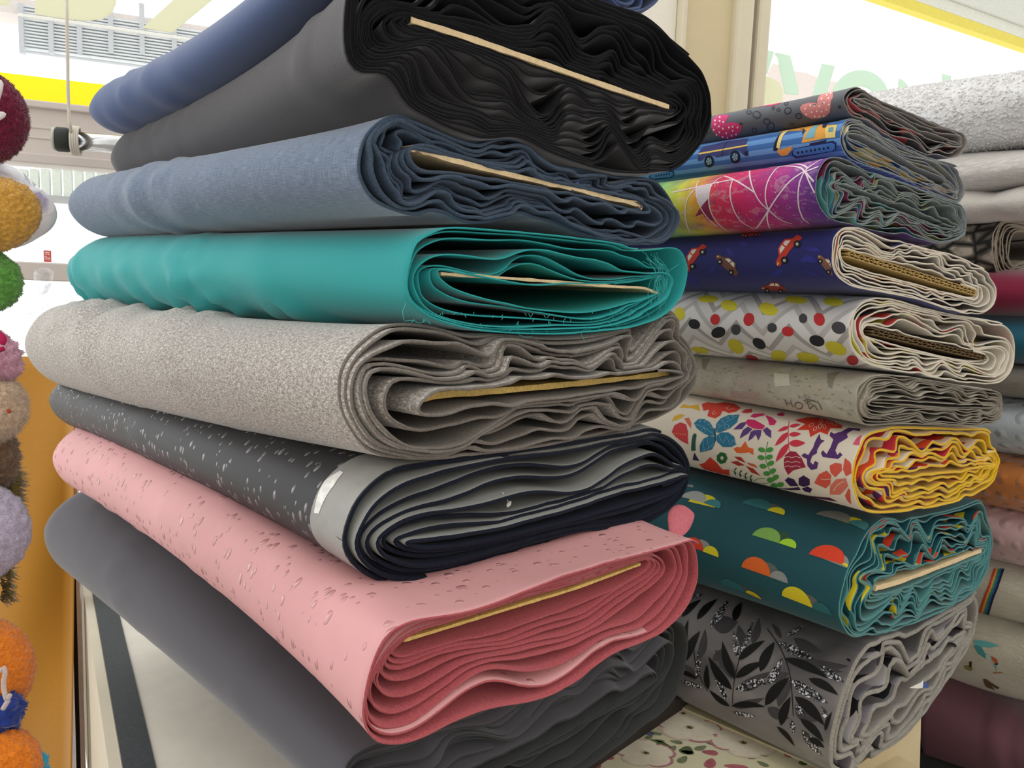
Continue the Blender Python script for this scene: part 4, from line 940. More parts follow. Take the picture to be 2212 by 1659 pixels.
# ------------------------------------------------------------------ floor
pv = slab('ground_pavement', mk(PW-wd_*8+nW*.07, -.08), wd_*20, nW*14, ZV*.05, flat('pavement', 'ece9e4', .8, .2, .05, 4)); tag(pv, kind='structure')
fo = slab('floor', mk(PW-wd_*5+nW*.06, -.05), wd_*10, -nW*5.2, ZV*.05, flat('floor_grey', '9a958d', .6, .3, .08, 6)); tag(fo, kind='structure')
# ------------------------------------------------------------------ prints on the right stack
def zf(x0, y0, s): return lambda l: [(x0+a/s, y0+b/s) for a, b in l]
def pr(B, pts, mat, off=.0004):
    decal(B, [cloth_uv(B, u, v) for u, v in pts], mat, off)
def ell(cx, cy, rx, ry, rot=0., n=18):
    c, s = math.cos(rot), math.sin(rot)
    return [(cx+rx*math.cos(t)*c-ry*math.sin(t)*s, cy+rx*math.cos(t)*s+ry*math.sin(t)*c) for t in np.linspace(0, 2*math.pi, n, endpoint=False)]
def line(B, pts, w, mat, off=.0005, per=5):
    """a printed line of the given width in metres through points of the photo"""
    q = catmull(np.array([cloth_uv(B, u, v) for u, v in pts]), per); tg = np.gradient(q, axis=0); tg /= (np.linalg.norm(tg, axis=1)[:, None]+1e-9)
    nn = np.c_[-tg[:, 1], tg[:, 0]]*w/2
    for i in range(len(q)-1): decal(B, [q[i]+nn[i], q[i+1]+nn[i+1], q[i+1]-nn[i+1], q[i]-nn[i]], mat, off)
def ink(c): return flat('print_ink_'+c, c, .75, .25, .07, 300)
def leafshape(base, tip, w, bend=.0, n=9):
    b, t = np.array(base, float), np.array(tip, float); d = t-b; l = np.linalg.norm(d); d /= l; nn = np.array([-d[1], d[0]])
    f = lambda s: w/2*math.sin(math.pi*s**.8)**.9
    up = [b+d*l*s+nn*(f(s)+bend*l*math.sin(math.pi*s)) for s in np.linspace(0, 1, n)]
    dn = [b+d*l*s+nn*(-f(s)+bend*l*math.sin(math.pi*s)) for s in np.linspace(1, 0, n)[1:-1]]
    return [tuple(p) for p in up+dn]
# hearts
B = R['hearts']; z = zf(1480, 170, 5.721)
for c, pl in (('d23f78', [(330,560),(345,500),(400,455),(470,448),(555,452),(500,555),(560,535),(640,545),(705,575),(690,640),(640,720),(560,748),(500,748),(430,720),(370,680),(335,620)]),
              ('d98a86', [(1420,360),(1450,320),(1530,300),(1600,298),(1635,310),(1640,250),(1690,195),(1760,170),(1830,165),(1828,230),(1800,330),(1790,410),(1740,465),(1650,490),(1560,490),(1480,455),(1440,415)]),
              ('d23f78', [(1010,338),(1070,318),(1150,300),(1190,298),(1150,318),(1060,340)])):
    pr(B, z(pl), ink(c))
for x, y in ((372,520),(430,480),(430,525),(372,565),(475,535),(420,590),(470,615),(355,630),(425,660),(390,690),(510,670),(545,600),(590,592),(650,600),(590,640),(630,685),(575,700),(465,715),(525,728),(1500,437),(1568,410),(1630,400),(1690,402),(1550,330),(1600,340),(1660,340),(1720,300),(1780,318),(1748,378),(1690,252),(1750,205),(1800,185),(1775,245),(1605,462),(1660,462),(1715,455),(1488,372)):
    pr(B, z(ell(x, y, 11, 12, n=8)), ink('efe0dc'), .0007)
for x, y, a, b, r in ((885,445,48,40,.3),(1270,395,42,38,-.5),(1405,460,34,32,0),(1010,530,42,34,.4),(855,632,26,26,0),(290,640,28,32,0),(1090,365,14,18,0),(1155,385,20,18,0),(1250,310,22,18,0),(790,415,30,20,.5),(1060,590,40,50,.3),(1910,350,14,14,0),(690,560,14,12,0),(1320,560,30,12,0)):
    line(B, z(ell(x, y, a, b, r, 12)+[ell(x, y, a, b, r, 12)[0]]), .0016, ink('3b3e44'), .0004, 2)
# vans and diggers
B = R['vehicles']
pr(B, z([(160,1015),(175,900),(230,845),(520,775),(780,740),(782,935),(740,950),(700,925),(690,890),(620,880),(560,920),(545,945),(380,975),(350,940),(250,955),(215,1010)]), ink('3b3f72'))
pr(B, z([(172,920),(775,815),(775,832),(172,940)]), ink('efc86a'), .0007); line(B, z([(530,780),(480,850),(460,955)]), .001, ink('23264a'), .0008)
pr(B, z([(735,905),(782,890),(782,950),(740,955)]), ink('23264a'), .0006)
for x, y, a, b in ((300,1020,60,75),(622,965,63,80)):
    pr(B, z(ell(x, y, a, b)), ink('1d2030'), .0008); pr(B, z(ell(x, y, a*.55, b*.55)), ink('8fb9d8'), .0011)
    for k in range(5): t_ = k*1.2566; pr(B, z([(x, y), (x+a*.5*math.cos(t_-.18), y+b*.5*math.sin(t_-.18)), (x+a*.5*math.cos(t_+.18), y+b*.5*math.sin(t_+.18))]), ink('1d2030'), .0014)
pr(B, z([(1440,795),(1455,740),(1500,640),(1530,590),(1780,540),(1770,575),(1885,570),(1860,725),(1740,735)]), ink('e6a64a'))
pr(B, z([(1740,600),(1885,570),(1860,725),(1740,735)]), ink('e8cf7c'), .0006)
pr(B, z([(1480,745),(1540,640),(1590,592),(1665,572),(1600,725)]), ink('79b3c4'), .0008); pr(B, z([(1775,610),(1840,600),(1835,655),(1770,660)]), ink('6fa2a4'), .0008); pr(B, z([(1705,560),(1770,548),(1745,605),(1700,612)]), ink('2b2f55'), .0008)
pr(B, z([(1450,700),(1460,620),(1495,590),(1490,640)]), ink('1d2030'))
pr(B, z([(1090,890),(1110,780),(1170,690),(1210,655),(1180,760),(1140,890)]), ink('1d2030')); pr(B, z([(1130,850),(1150,760),(1205,665),(1255,640),(1290,642),(1225,690),(1185,790),(1168,870)]), ink('ecd384'), .0006)
pr(B, z([(1140,885),(1330,830),(1310,890),(1270,940),(1200,955),(1150,920)]), ink('dd9a4c'), .0008)
pr(B, z([(1540,800),(1750,755),(1740,790),(1540,830)]), ink('2a2440'))
def track(pts, ins):
    c = np.mean(pts, axis=0); pr(B, z(pts), ink('1f2c66'), .0006); pr(B, z([tuple(c+(np.array(p)-c)*np.array(ins)) for p in pts]), ink('4a7fc0'), .0009)
track([(1318,910),(1345,862),(1600,812),(1830,765),(1872,790),(1872,860),(1835,895),(1600,940),(1370,980),(1325,950)], (.94, .78))
for k in range(8): pr(B, z(ell(1400+k*53, 910-k*8.8, 12, 15, n=10)), ink('1d2030'), .0012)
z3 = zf(1420, 320, 4.88); zq = z; z = z3
track([(-90,300),(-60,262),(130,232),(175,238),(180,275),(150,310),(-50,335)], (.93, .72))
for k in range(6): pr(B, z3(ell(-10+k*28, 290-k*5, 8, 9, n=8)), ink('1d2030'), .0012)
# galaxy lines
B = R['galaxy']; wl_ = ink('efd9e2')
pr(B, z3([(410,405),(580,378),(545,470),(540,530),(460,620),(420,520)]), ink('dccfd2'), .0004)
pr(B, z3([(460,622),(540,532),(548,600),(600,760),(540,760),(480,690),(400,720)]), ink('8e2a4a'), .0004)
for l in ([(160,468),(380,420),(560,380),(800,330)],[(700,296),(800,330),(900,385),(1025,465)],[(975,240),(980,320),(1020,450),(1080,560),(1175,650)],[(1310,190),(1220,260),(1160,370),(1140,500),(1155,600),(1175,650),(1160,700),(1190,845)],[(1550,245),(1400,350),(1290,480),(1175,650),(1040,845)],
          [(1340,178),(1440,195),(1550,245),(1600,350),(1660,470)],[(1590,140),(1555,190),(1550,250),(1500,370),(1485,520),(1510,680),(1600,790)],[(1550,245),(1650,168),(1740,120)],[(1560,250),(1700,195)],[(1560,250),(1650,352)],[(800,330),(770,430),(790,600),(860,740),(960,820),(1030,845)],
          [(680,306),(590,370),(550,460),(545,560),(570,680),(640,790),(740,868)],[(440,345),(410,420),(430,560),(520,720),(640,825)],[(400,430),(320,530),(295,660),(310,800),(360,900)],[(1175,650),(1280,740),(1420,795)]):
    line(B, z3(l), .0022, wl_)
rg = random.Random(4)
for _ in range(70):
    x, y = rg.uniform(420, 1650), rg.uniform(300, 800); pr(B, z3(ell(x, y, rg.uniform(2, 5), rg.uniform(2, 7), n=6)), wl_, .0006)
# small plain toy cars in red
B = R['cars']
def toycar(cx, cy, s, ang, c):
    c_, s_ = math.cos(ang), math.sin(ang); T = lambda l: [(cx+s*(a*c_-b*s_), cy+s*(a*s_+b*c_)) for a, b in l]
    pr(B, T([(-1,.1),(-.95,-.12),(-.55,-.2),(-.3,-.48),(.35,-.5),(.62,-.2),(.95,-.12),(1,.12),(.95,.2),(-.95,.2)]), ink(c), .0005)
    pr(B, T([(-.42,-.2),(-.24,-.4),(0,-.42),(0,-.2)]), ink('e2ded4'), .0008); pr(B, T([(.08,-.2),(.08,-.42),(.3,-.42),(.48,-.2)]), ink('e2ded4'), .0008)
    for x in (-.55, .55): pr(B, T(ell(x, .2, .2, .2, n=12)), ink('1c1c22'), .0009); pr(B, T(ell(x, .2, .09, .09, n=8)), ink('b8b4ac'), .0012)
    pr(B, T([(-1,0),(-.82,-.03),(-.82,.06),(-1,.08)]), ink('e8c25a'), .0008)
for a in ((1502,556,34,-.95,'c8402f'),(1572,572,30,.75,'7a5242'),(1703,540,40,-.9,'c8402f'),(1786,572,26,.9,'8a6250'),(1622,506,20,-.1,'b0503e'),(1672,622,26,.05,'9e3a34')): toycar(*a)
for _ in range(9): x, y = rg.uniform(1490, 1770), rg.uniform(525, 610); pr(B, ell(x, y, rg.uniform(8, 20), rg.uniform(3, 7), rg.uniform(-1, 1), 9), ink('33388a'), .0003)
# bright confetti on the chevrons
B = R['chevron']
for x, y, a, b, r, c in ((1530,646,17,6,0,'ddd23c'),(1575,660,14,9,.2,'ddd23c'),(1660,668,16,10,.3,'ddd23c'),(1720,648,19,6,.1,'ddd23c'),(1800,652,17,7,.1,'ddd23c'),(1468,678,9,11,0,'ddd23c'),(1590,748,15,10,.7,'cfc43a'),(1682,768,13,9,.1,'cfc43a'),(1745,772,19,8,.2,'cfc43a'),(1806,752,19,10,.4,'cfc43a'),(1512,756,15,5,.2,'cfc43a'),
                         (1500,700,10,8,.4,'2c2c30'),(1552,718,12,9,-.3,'2c2c30'),(1640,742,12,8,.6,'2c2c30'),(1618,690,9,11,.2,'c8363a'),(1702,716,10,8,.3,'c8363a'),(1770,690,9,11,-.4,'c8363a'),(1545,690,8,9,.2,'c8363a'),(1765,736,13,9,.3,'2c2c30'),(1668,708,8,8,0,'4a484c'),(1590,712,8,9,0,'4a484c'),(1812,708,12,10,.3,'4a484c'),(1735,688,7,8,0,'4a484c'),(1625,774,11,5,.3,'b0363a'),(1842,778,10,8,.3,'b0363a')):
    pr(B, ell(x, y, a*1.3, b*1.3, r), ink(c))
# worn lettering on the newsprint bolt
B = R['news']; z4 = zf(1460, 600, 5.026); gk = ink('6b6156')
up_ = lambda l: [(a-14, b-46) for a, b in l]
for l in ([(1200,1368),(1232,1442)],[(1262,1378),(1290,1452)],[(1218,1402),(1278,1418)],[(1330,1398),(1306,1430),(1330,1462),(1368,1466),(1392,1436),(1370,1404),(1330,1398)],[(1400,1376),(1480,1392)],[(1440,1386),(1470,1470)],[(1420,1360),(1560,1400),(1600,1480)],[(1470,1470),(1520,1430),(1560,1490)]): line(B, z4(up_(l)), .0019, gk, per=3)
for _ in range(60):
    x, y = rg.uniform(280, 1950), rg.uniform(950, 1380); y += (x-1000)*.07
    l = rg.uniform(8, 40); a = rg.choice((.1, 1.2, .7)); line(B, z4([(x, y), (x+l*math.cos(a), y+l*math.sin(a)*.6)]), rg.uniform(.0006, .0018), ink(rg.choice(('8a8272', '75705f', '9c8478', 'a89f8e'))), .0004, 1)
for pl, c in (([(1390,1140),(1640,1170),(1660,1280),(1380,1260)], 'b3aa98'), ([(1070,1030),(1230,1050),(1240,1170),(1080,1180)], 'cfcaba'), ([(600,1080),(760,1120),(860,1210),(700,1210)], 'b5a49c'), ([(1640,1040),(1800,1020),(1700,1200),(1660,1190)], '8f8878'), ([(280,880),(380,880),(330,1000),(290,990)], '8d8877'), ([(590,1225),(900,1250),(900,1330),(600,1300)], 'b59e98')): pr(B, z4(pl), ink(c), .0003)
# folk flowers
B = R['flowers']; z5 = zf(1420, 850, 4.809)
FLW = [('2f7a9c', [[(380,310),(430,265),(490,265),(550,300),(590,370),(590,440),(540,440),(470,410),(410,360)],[(610,400),(610,320),(660,260),(740,225),(855,220),(830,300),(760,360),(690,390),(640,410)],[(445,610),(440,540),(480,470),(540,440),(595,450),(600,520),(570,580),(500,600)],[(615,440),(660,405),(740,405),(800,450),(820,530),(770,555),(680,555),(620,500)]]),
 ('1f5866', [[(594,360),(606,360),(614,480),(600,510),(590,480)]]),
 ('dc4a3c', [[(460,112),(520,92),(620,104),(700,92),(800,108),(865,152),(820,190),(740,205),(680,180),(655,230),(600,260),(520,235),(540,170),(480,180)]]),
 ('e6b640', [[(230,150),(270,112),(340,128),(430,117),(445,185),(370,155),(300,150)],[(150,290),(180,235),(240,215),(290,225),(230,265)]]),
 ('d2434a', [[(150,400),(180,330),(240,300),(300,320),(320,400),(325,530),(260,500),(190,450)],[(870,197),(910,170),(980,160),(985,197),(920,207)]]),
 ('e0705c', [[(280,260),(330,250),(355,310),(350,365),(310,310)]]),
 ('d2306a', [[(915,300),(940,270),(1010,275),(1110,330),(1120,345),(1090,375),(1010,370),(940,335)],[(965,240),(1000,212),(1110,210),(1110,228),(1010,255)],[(1120,225),(1190,250),(1240,290),(1215,330),(1165,330),(1150,280)],[(1240,217),(1290,198),(1325,210),(1310,235),(1260,235)]]),
 ('5f4080', [[(790,375),(860,310),(915,295),(920,320),(880,370)],[(855,470),(890,380),(940,345),(990,370),(940,420)],[(945,495),(970,400),(1020,375),(1030,420),(990,465)],[(1050,490),(1020,420),(1030,375),(1085,380),(1075,440)],[(1185,465),(1130,430),(1095,380),(1140,350),(1185,390)]]),
 ('d8412d', [[(1430,280),(1560,250),(1680,252),(1800,280),(1920,335),(1915,365),(1800,360),(1770,430),(1690,400),(1590,455),(1575,380),(1450,380),(1540,320)],[(435,735),(490,720),(550,660),(620,720),(680,790),(750,790),(755,850),(650,830),(500,790)]]),
 ('5b3470', [[(1500,640),(1530,620),(1570,640),(1620,560),(1640,500),(1685,420),(1700,480),(1740,490),(1700,520),(1660,590),(1660,620),(1610,650),(1590,710),(1620,740),(1640,700),(1675,720),(1660,780),(1600,795),(1560,750),(1555,680),(1510,660)],[(1700,620),(1720,590),(1760,630),(1800,560),(1830,480),(1790,440),(1800,400),(1840,420),(1920,395),(1990,358),(2110,368),(2100,395),(2040,380),(1970,420),(1980,460),(1930,490),(1880,520),(1850,590),(1870,640),(1900,610),(1925,640),(1880,680),(1800,670),(1720,660)]]),
 ('a02a44', [[(1315,690),(1330,640),(1380,600),(1440,605),(1500,670),(1545,765),(1500,775),(1440,790),(1410,800),(1360,845),(1320,770)],[(1410,1055),(1480,1062),(1540,1095),(1440,1085)]]),
 ('e66c34', [[(790,575),(830,555),(870,560),(915,495),(945,560),(1000,575),(1000,640),(950,610),(900,620),(830,620)]]),
 ('b0342c', [[(760,710),(830,700),(910,745),(840,750)],[(800,655),(870,660),(920,720),(840,690)],[(920,750),(1000,780),(1075,855),(980,820)]]),
 ('cf6a34', [[(930,715),(1010,735),(1050,775),(960,745)]]),
 ('3a2050', [[(1325,900),(1360,870),(1420,890),(1470,960),(1380,960)],[(1470,950),(1470,880),(1520,850),(1585,890),(1585,950),(1520,970)],[(1390,980),(1470,970),(1490,1000),(1440,1035)],[(1500,985),(1560,965),(1610,990),(1590,1030),(1530,1015)]]),
 ('dc5c4a', [[(1630,930),(1680,840),(1760,800),(1810,850),(1800,940),(1750,985)],[(1790,750),(1850,720),(1915,730),(1920,800),(1850,870),(1800,820)],[(1930,790),(1950,670),(2000,710),(2040,740),(2020,830),(1960,860)],[(1950,1060),(1985,985),(2005,1000),(2020,1150),(1980,1120)]]),
 ('e07a66', [[(1795,1050),(1795,960),(1860,890),(1960,880),(1985,960),(1900,1050)]]),
 ('e0607a', [[(2030,530),(2080,455),(2130,430),(2100,540)]]), ('5a2848', [[(1720,1075),(1790,1080),(1870,1120),(1920,1180),(1820,1165),(1750,1120)]]),
 ('2c5a50', [[(355,600),(370,430),(390,412),(410,430),(400,590)]]), ('2f2c5e', [[(368,690),(388,612),(440,700)]])]
for c, pls in FLW:
    for pl in pls: pr(B, z5(pl), ink(c))
gr = ink('4f9a4a'); line(B, z5([(1150,500),(1130,600),(1130,700),(1170,800),(1220,900),(1330,1015)]), .0014, gr)
for x, y, a in ((1085,585,.25),(1170,585,-.3),(1080,665,.2),(1165,660,-.3),(1100,755,.1),(1180,725,-.4),(1140,830,.0),(1200,805,-.5),(1175,895,.0),(1230,870,-.5),(1215,955,.1),(1280,945,-.2)): pr(B, z5(ell(x, y, 38, 25, a)), gr, .0006)
for k in range(7):
    t_ = k*.9; pr(B, z5(ell(672+36*math.cos(t_), 670+40*math.sin(t_), 22, 26, t_, 10)), ink('2f6a3a'))
rd = ink('d43a4c'); line(B, z5([(1370,292),(1362,450),(1372,598)]), .0012, rd)
for b_, t_, w_ in (((1370,345),(1250,395),38),((1372,345),(1490,322),36),((1365,405),(1222,545),58),((1368,430),(1495,420),48),((1365,520),(1230,710),66),((1368,520),(1540,515),70)): pr(B, z5(leafshape(b_, t_, w_)), rd, .0006)
line(B, z5([(770,795),(880,850),(1000,890)]), .0012, ink('2f5a3a'))
for k in range(4): pr(B, z5(leafshape((800+55*k, 800+24*k), (815+55*k, 850+24*k), 18)), ink('2f5a3a')); pr(B, z5(leafshape((800+55*k, 800+24*k), (825+55*k, 770+24*k), 16)), ink('2f5a3a'))
line(B, z5([(925,935),(960,905),(1040,885),(1120,880)]), .0012, gr)
lt_ = ink('f2dccb')
for c, r in (((480,385),22),((720,345),24),((500,290),12),((540,318),12),((445,285),10),((640,330),13),((680,288),13),((730,255),12),((785,236),10),((565,350),10)):
    e_ = ell(c[0], c[1], r, r, 0, 10); line(B, z5(e_+[e_[0]]), .0007, ink('9cc7d6'), .0008, 2)
for l in ([(390,318),(480,350),(560,400),(592,440)],[(840,232),(720,300),(640,360),(612,440)],[(470,590),(530,570),(590,520)],[(640,430),(690,520),(720,440),(760,530),(790,480),(815,525)],[(480,480),(490,590)],[(520,455),(540,580)]): line(B, z5(l), .0007, ink('9cc7d6'), .0008, 2)
for y in (660, 710, 755): line(B, z5([(1325,y+8),(1360,y-6),(1400,y+8),(1440,y-6),(1490,y+10)]), .0008, lt_, .0008, 2)
for x, y in ((1700,290),(1640,370),(1735,345),(1780,300),(1600,330),(1840,320),(1690,345)): e_ = ell(x, y, 26, 14, math.atan2(y-270, x-1700), 9); line(B, z5(e_+[e_[0]]), .0008, lt_, .0008, 2)
for l in ([(1700,885),(1760,890),(1830,885)],[(1830,1010),(1870,950),(1940,910)],[(600,180),(570,205),(590,220),(610,200)],[(760,130),(720,150),(740,170),(800,155)]): line(B, z5(l), .0009, lt_, .0008, 2)
for k in range(6): pr(B, z5(ell(180+22*k, 415+k*2, 6, 8, n=7)), ink('e8a050'), .0007)
line(B, z5([(920,318),(960,350),(1020,372),(1090,380)]), .0012, lt_, .0008)
# half round clouds
B = R['clouds']; z6 = zf(1460, 1020, 4.484)
def half(a, b, c, off=.0004, hgt=.92):
    A_, B_ = [cloth_uv(R['clouds'], *z6([q])[0]) for q in (a, b)]; d = B_-A_; l = np.linalg.norm(d)/2; m = (A_+B_)/2; d /= 2*l
    nn = np.array([-d[1], d[0]]); up = cloth_uv(R['clouds'], *z6([((a[0]+b[0])/2+5, (a[1]+b[1])/2-40)])[0])-m
    if up@nn < 0: nn = -nn
    decal(R['clouds'], [m-d*l*math.cos(t)+nn*l*hgt*math.sin(t) for t in np.linspace(0, math.pi, 22)], ink(c), off)
G1, G2, TL, YL = '8f9290', '5f6462', '3f7f84', 'dcd02c'
for grp in ([((120,285),(380,345),YL),((50,240),(275,300),'a3a6a3'),((270,300),(420,355),TL)],[((780,340),(1000,405),G2),((640,300),(895,375),'387277'),((885,372),(1045,418),YL)],[((1560,462),(1790,530),YL),((1355,408),(1665,490),'83847f'),((1660,488),(1855,570),TL)],
            [((850,640),(1110,725),'34533a'),((740,610),(1000,690),'7fae55'),((1000,690),(1160,743),'a6d83a')],[((150,725),(345,790),G1),((75,700),(265,765),'d9442e'),((265,768),(415,825),YL)],[((1430,840),(1725,930),G1),((1290,795),(1615,895),'e2472c'),((1610,893),(1705,925),YL)],
            [((760,960),(1010,1045),G2),((638,918),(915,1015),'dc672a'),((912,1015),(1085,1078),G1)],[((560,1120),(760,1190),'4e5250'),((445,1085),(690,1165),'2c666c'),((680,1160),(830,1228),'cdb42a')],[((1180,1255),(1420,1345),G2),((1030,1195),(1325,1312),'d8c62a'),((1325,1315),(1515,1388),'2c666c')],[((150,1040),(320,1100),'2c666c'),((130,1035),(195,1060),'cdb42a')],[((100,135),(165,150),G1)]):
    for k, (a, b, c) in enumerate(grp): half(a, b, c, .0004+.0003*k)
# leaves
B = R['leaves']; z7 = zf(1240, 1260, 3.352)
blk = flat('leaf_black', '0d0d0e', .6, .3); shw = flat('leaf_shadow', '434143', .75, .25, .1)
t = NT('glitter'); v = t.n('ShaderNodeTexVoronoi', {'Vector': t.uv(kind='Object'), 'Scale': 420.}); s_ = t.n('ShaderNodeSeparateColor', {0: (v, 'Color')})
t.base(t.ramp((s_, 'Red'), [(.45, srgb('1b1b1d')), (.5, srgb('6b6b70')), (.78, srgb('d8d8dc'))], 'CONSTANT'), .3, .6); glit = t.m
SH = [((1165,700),(1020,480),90),((1400,690),(1560,650),80),((1180,770),(1420,640),90),((1560,700),(1480,900),90),((1140,890),(1380,830),60),((1570,560),(1950,640),80),((1650,560),(1990,600),70),((1210,500),(1190,300),80),((1290,440),(1340,250),60),((900,560),(950,330),60),((1500,400),(1430,290),40),((1590,400),(1800,500),80),((1600,900),(1760,1000),90),((1000,300),(1190,280),130),((1010,560),(1080,470),60),((880,700),(790,580),50),((1400,900),(1560,980),80)]
for b_, t_, w_ in SH: pr(B, z7(leafshape(b_, t_, w_, .05)), shw, .0003)
for b_, t_, w_ in (((1185,540),(1155,345),50),((1210,500),(1300,265),40),((985,320),(1120,115),55),((1480,430),(1740,550),60),((1400,740),(1510,540),55),((1170,770),(1390,690),65),((1570,700),(1840,870),80),((1780,600),(1960,720),60),((1110,850),(1010,665),35),((890,690),(905,480),35),((1590,1090),(1570,980),40),((1650,1060),(1800,1250),60),((700,240),(800,130),50),((1830,980),(1790,890),40),((1150,930),(1320,965),30),((1540,380),(1660,310),30),((820,110),(930,80),34),((770,700),(940,760),34),((1600,880),(1680,960),50),((1290,700),(1400,730),40)): pr(B, z7(leafshape(b_, t_, w_, .02)), glit, .0006)
for b_, t_, w_ in (((1165,690),(1075,420),60),((1145,770),(975,530),64),((975,770),(965,585),42),((1130,890),(980,770),38),((1190,560),(1385,415),58),((1170,685),(1380,570),64),((1350,640),(1455,425),74),((1140,885),(1390,895),44),((1385,885),(1560,680),80),((1520,545),(1840,690),62),((1700,690),(1915,810),62),((1500,1030),(1570,820),68),((1600,820),(1815,1030),78),((1640,980),(1810,1150),58),((1700,1120),(1815,1190),46),((800,570),(915,345),68),((890,265),(1040,115),52),((780,245),(920,120),48),((1160,275),(1215,140),58),((800,520),(830,260),42),((775,640),(890,690),32),((1470,1035),(1600,1180),34),((1820,1070),(1870,930),32),((1975,548),(2005,570),16)): pr(B, z7(leafshape(b_, t_, w_, -.05)), blk, .0009)
for l in ([(1215,500),(1165,690),(1150,870)],[(1400,330),(1500,480),(1560,640),(1580,800),(1590,960)],[(870,480),(890,620),(970,780)]): line(B, z7(l), .0014, blk, .0009)
for b in R.values(): finish(b)
# selvedge strip and foil patch on the drop sprinkled bolt
B = BD; ua, ub = B.gu[0]+.01, B.gu[-1]-.002
for k in range(24):
    a, b = ua+(ub-ua)*k/24, ua+(ub-ua)*(k+1)/24; decal(B, [(a, .001), (b, .001), (b, .050+.002*math.sin((k+1)*.7)), (a, .050+.002*math.sin(k*.7))], darkstrip, .0005, .012)
foil = flat('foil', 'e6e6e2', .25, .6, .2, 120)
pr(B, [(702,1040),(735,1018),(742,1022),(722,1050),(700,1085),(690,1110),(680,1108),(688,1070)], foil, .0009)
B.obj.data.name; bpy.data.objects.remove(B.obj); finish(B)
# rainbow stripe and bird on the cream plush
B = E3['rainbow']
for k, c in enumerate(('c9442f', 'e0a24a', '3f8f6a', '2f5f96', '23233f')):
    o = k*4.4; line(B, [(2150+o, 1229),(2139+o, 1262),(2126+o, 1295),(2116+o, 1328)], .0044, ink(c), .0012)
finish(B)
B = E3['birds']; z8 = zf(1900, 1280, 4.378); tq = ink('4fa3a6')
for pl, c in (([(890,450),(960,450),(1060,475),(1130,505),(1040,520),(960,510),(900,490)], '62aeb0'), ([(890,500),(960,500),(1010,590),(1000,620),(930,570)], '4a9698'), ([(1000,590),(1040,590),(1060,640),(1030,640)], 'b7d3cc'), ([(1060,600),(1110,625),(1125,660),(1100,670),(1065,630)], 'c0653a'), ([(1075,660),(1105,690),(1110,745),(1090,700)], '5aa6a6'), ([(1090,655),(1125,668),(1115,685),(1095,678)], '26262c'), ([(850,650),(876,650),(872,720),(850,715)], '4a3426'), ([(800,690),(850,690),(890,720),(860,740),(810,720)], '8a8a50'), ([(980,820),(1010,815),(1135,895),(1120,910),(1060,880),(1100,920),(1010,890)], '6b4e3a'), ([(1075,750),(1170,748),(1165,760),(1080,762)], 'b07a48')): pr(B, z8(pl), ink(c), .0012)
finish(B)
B = E3['rainbow']
# corrugated cards in two of the printed bolts
def corrugated(B, a, b, th, k, mat, sw=0.):
    """fluted card: two liners with a zigzag between, its end in view"""
    p, q = B.loc(a), B.loc(b); d = q-p; l = np.linalg.norm(d); d /= l; nn = np.array([-d[1], d[0]]); mb = MB()
    to = lambda s, w, y: B.p0+B.e1*(p+d*s+nn*w)[0]+B.e2*(p+d*s+nn*w)[1]+B.yd*y
    def strip(pl, t_):
        for i in range(len(pl)-1):
            (s0, w0), (s1, w1) = pl[i], pl[i+1]; e = np.array([s1-s0, w1-w0]); e /= np.linalg.norm(e); m = np.array([-e[1], e[0]])*t_/2
            c = [(s0+m[0], w0+m[1]), (s1+m[0], w1+m[1]), (s1-m[0], w1-m[1]), (s0-m[0], w0-m[1])]
            v = [to(s, w, y) for y in (-.003, .12) for s, w in c]; mb.add(v, [(0,1,2,3),(7,6,5,4),(0,4,5,1),(1,5,6,2),(2,6,7,3),(3,7,4,0)])
    for w in (-th/2, 0, th/2): strip([(l*i/10, w) for i in range(11)], .0010)
    for sg in (-1, 1): strip([(l*i/(2*k), sg*(th/2 if i % 2 else 0)) for i in range(2*k+1)], .0008)
    return mb.build('core_board', [mat], B.root, smooth=False)
kraft = flat('kraft_card', 'b59a63', .85, .2, .12, 200); kraft2 = flat('kraft_card_dark', '6e5a3d', .9, .2, .12, 200)
corrugated(R['cars'], (1826,547), (2106,633), .0085, 15, kraft); corrugated(R['chevron'], (1878,715), (2128,773), .0085, 13, kraft2)
# loose ends, labels, pins
def ribbon3(name, px, d, w_, mats, parent, thick=.0006, cut=None):
    pts = [at(u, v, d_) for (u, v), d_ in zip(px, d)]; mb = MB()
    for i in range(len(pts)-1):
        up_ = ZV*w_[i]; u2 = ZV*w_[i+1]; bk = np.array([.5, .8, 0])*thick
        v = [pts[i]-up_/2, pts[i+1]-u2/2, pts[i+1]+u2/2, pts[i]+up_/2]; v = v+[q+bk for q in v]
        mb.add(v, [(0,1,2,3),(7,6,5,4),(0,4,5,1),(1,5,6,2),(2,6,7,3),(3,7,4,0)], 0 if cut is None or i < cut else 1)
    return mb.build(name, mats, parent, smooth=False)
paper = flat('label_paper', 'e4e2dc', .6, .3); blue = flat('label_blue', '2f4f96', .5, .35)
S_ = BOLTS['slate']; d_ = [dm(u, v)-.004 for u, v in ((1120,386),(1170,393),(1215,401),(1236,403),(1250,400))]
lb = ribbon3('price_label', [(1120,386),(1170,394),(1215,402),(1234,405),(1250,401)], d_, [.001, .002, .0045, .0065, .0085], [paper, blue], S_.root, cut=3); lb['label'] = 'white paper label with a blue end'
L_ = R['leaves']; q = [dr(u, v)-.012 for u, v in ((1968,1487),(1990,1480),(1996,1475),(2008,1484))]
lb = ribbon3('paper_label', [(1966,1486),(1988,1481),(1994,1478),(2006,1484)], q, [.001, .010, .014, .004], [paper, blue], L_.root, cut=2); lb['label'] = 'white paper label with a blue corner'
pin = MB(); c = at(1099, 1088, dm(1099, 1088)-.010)
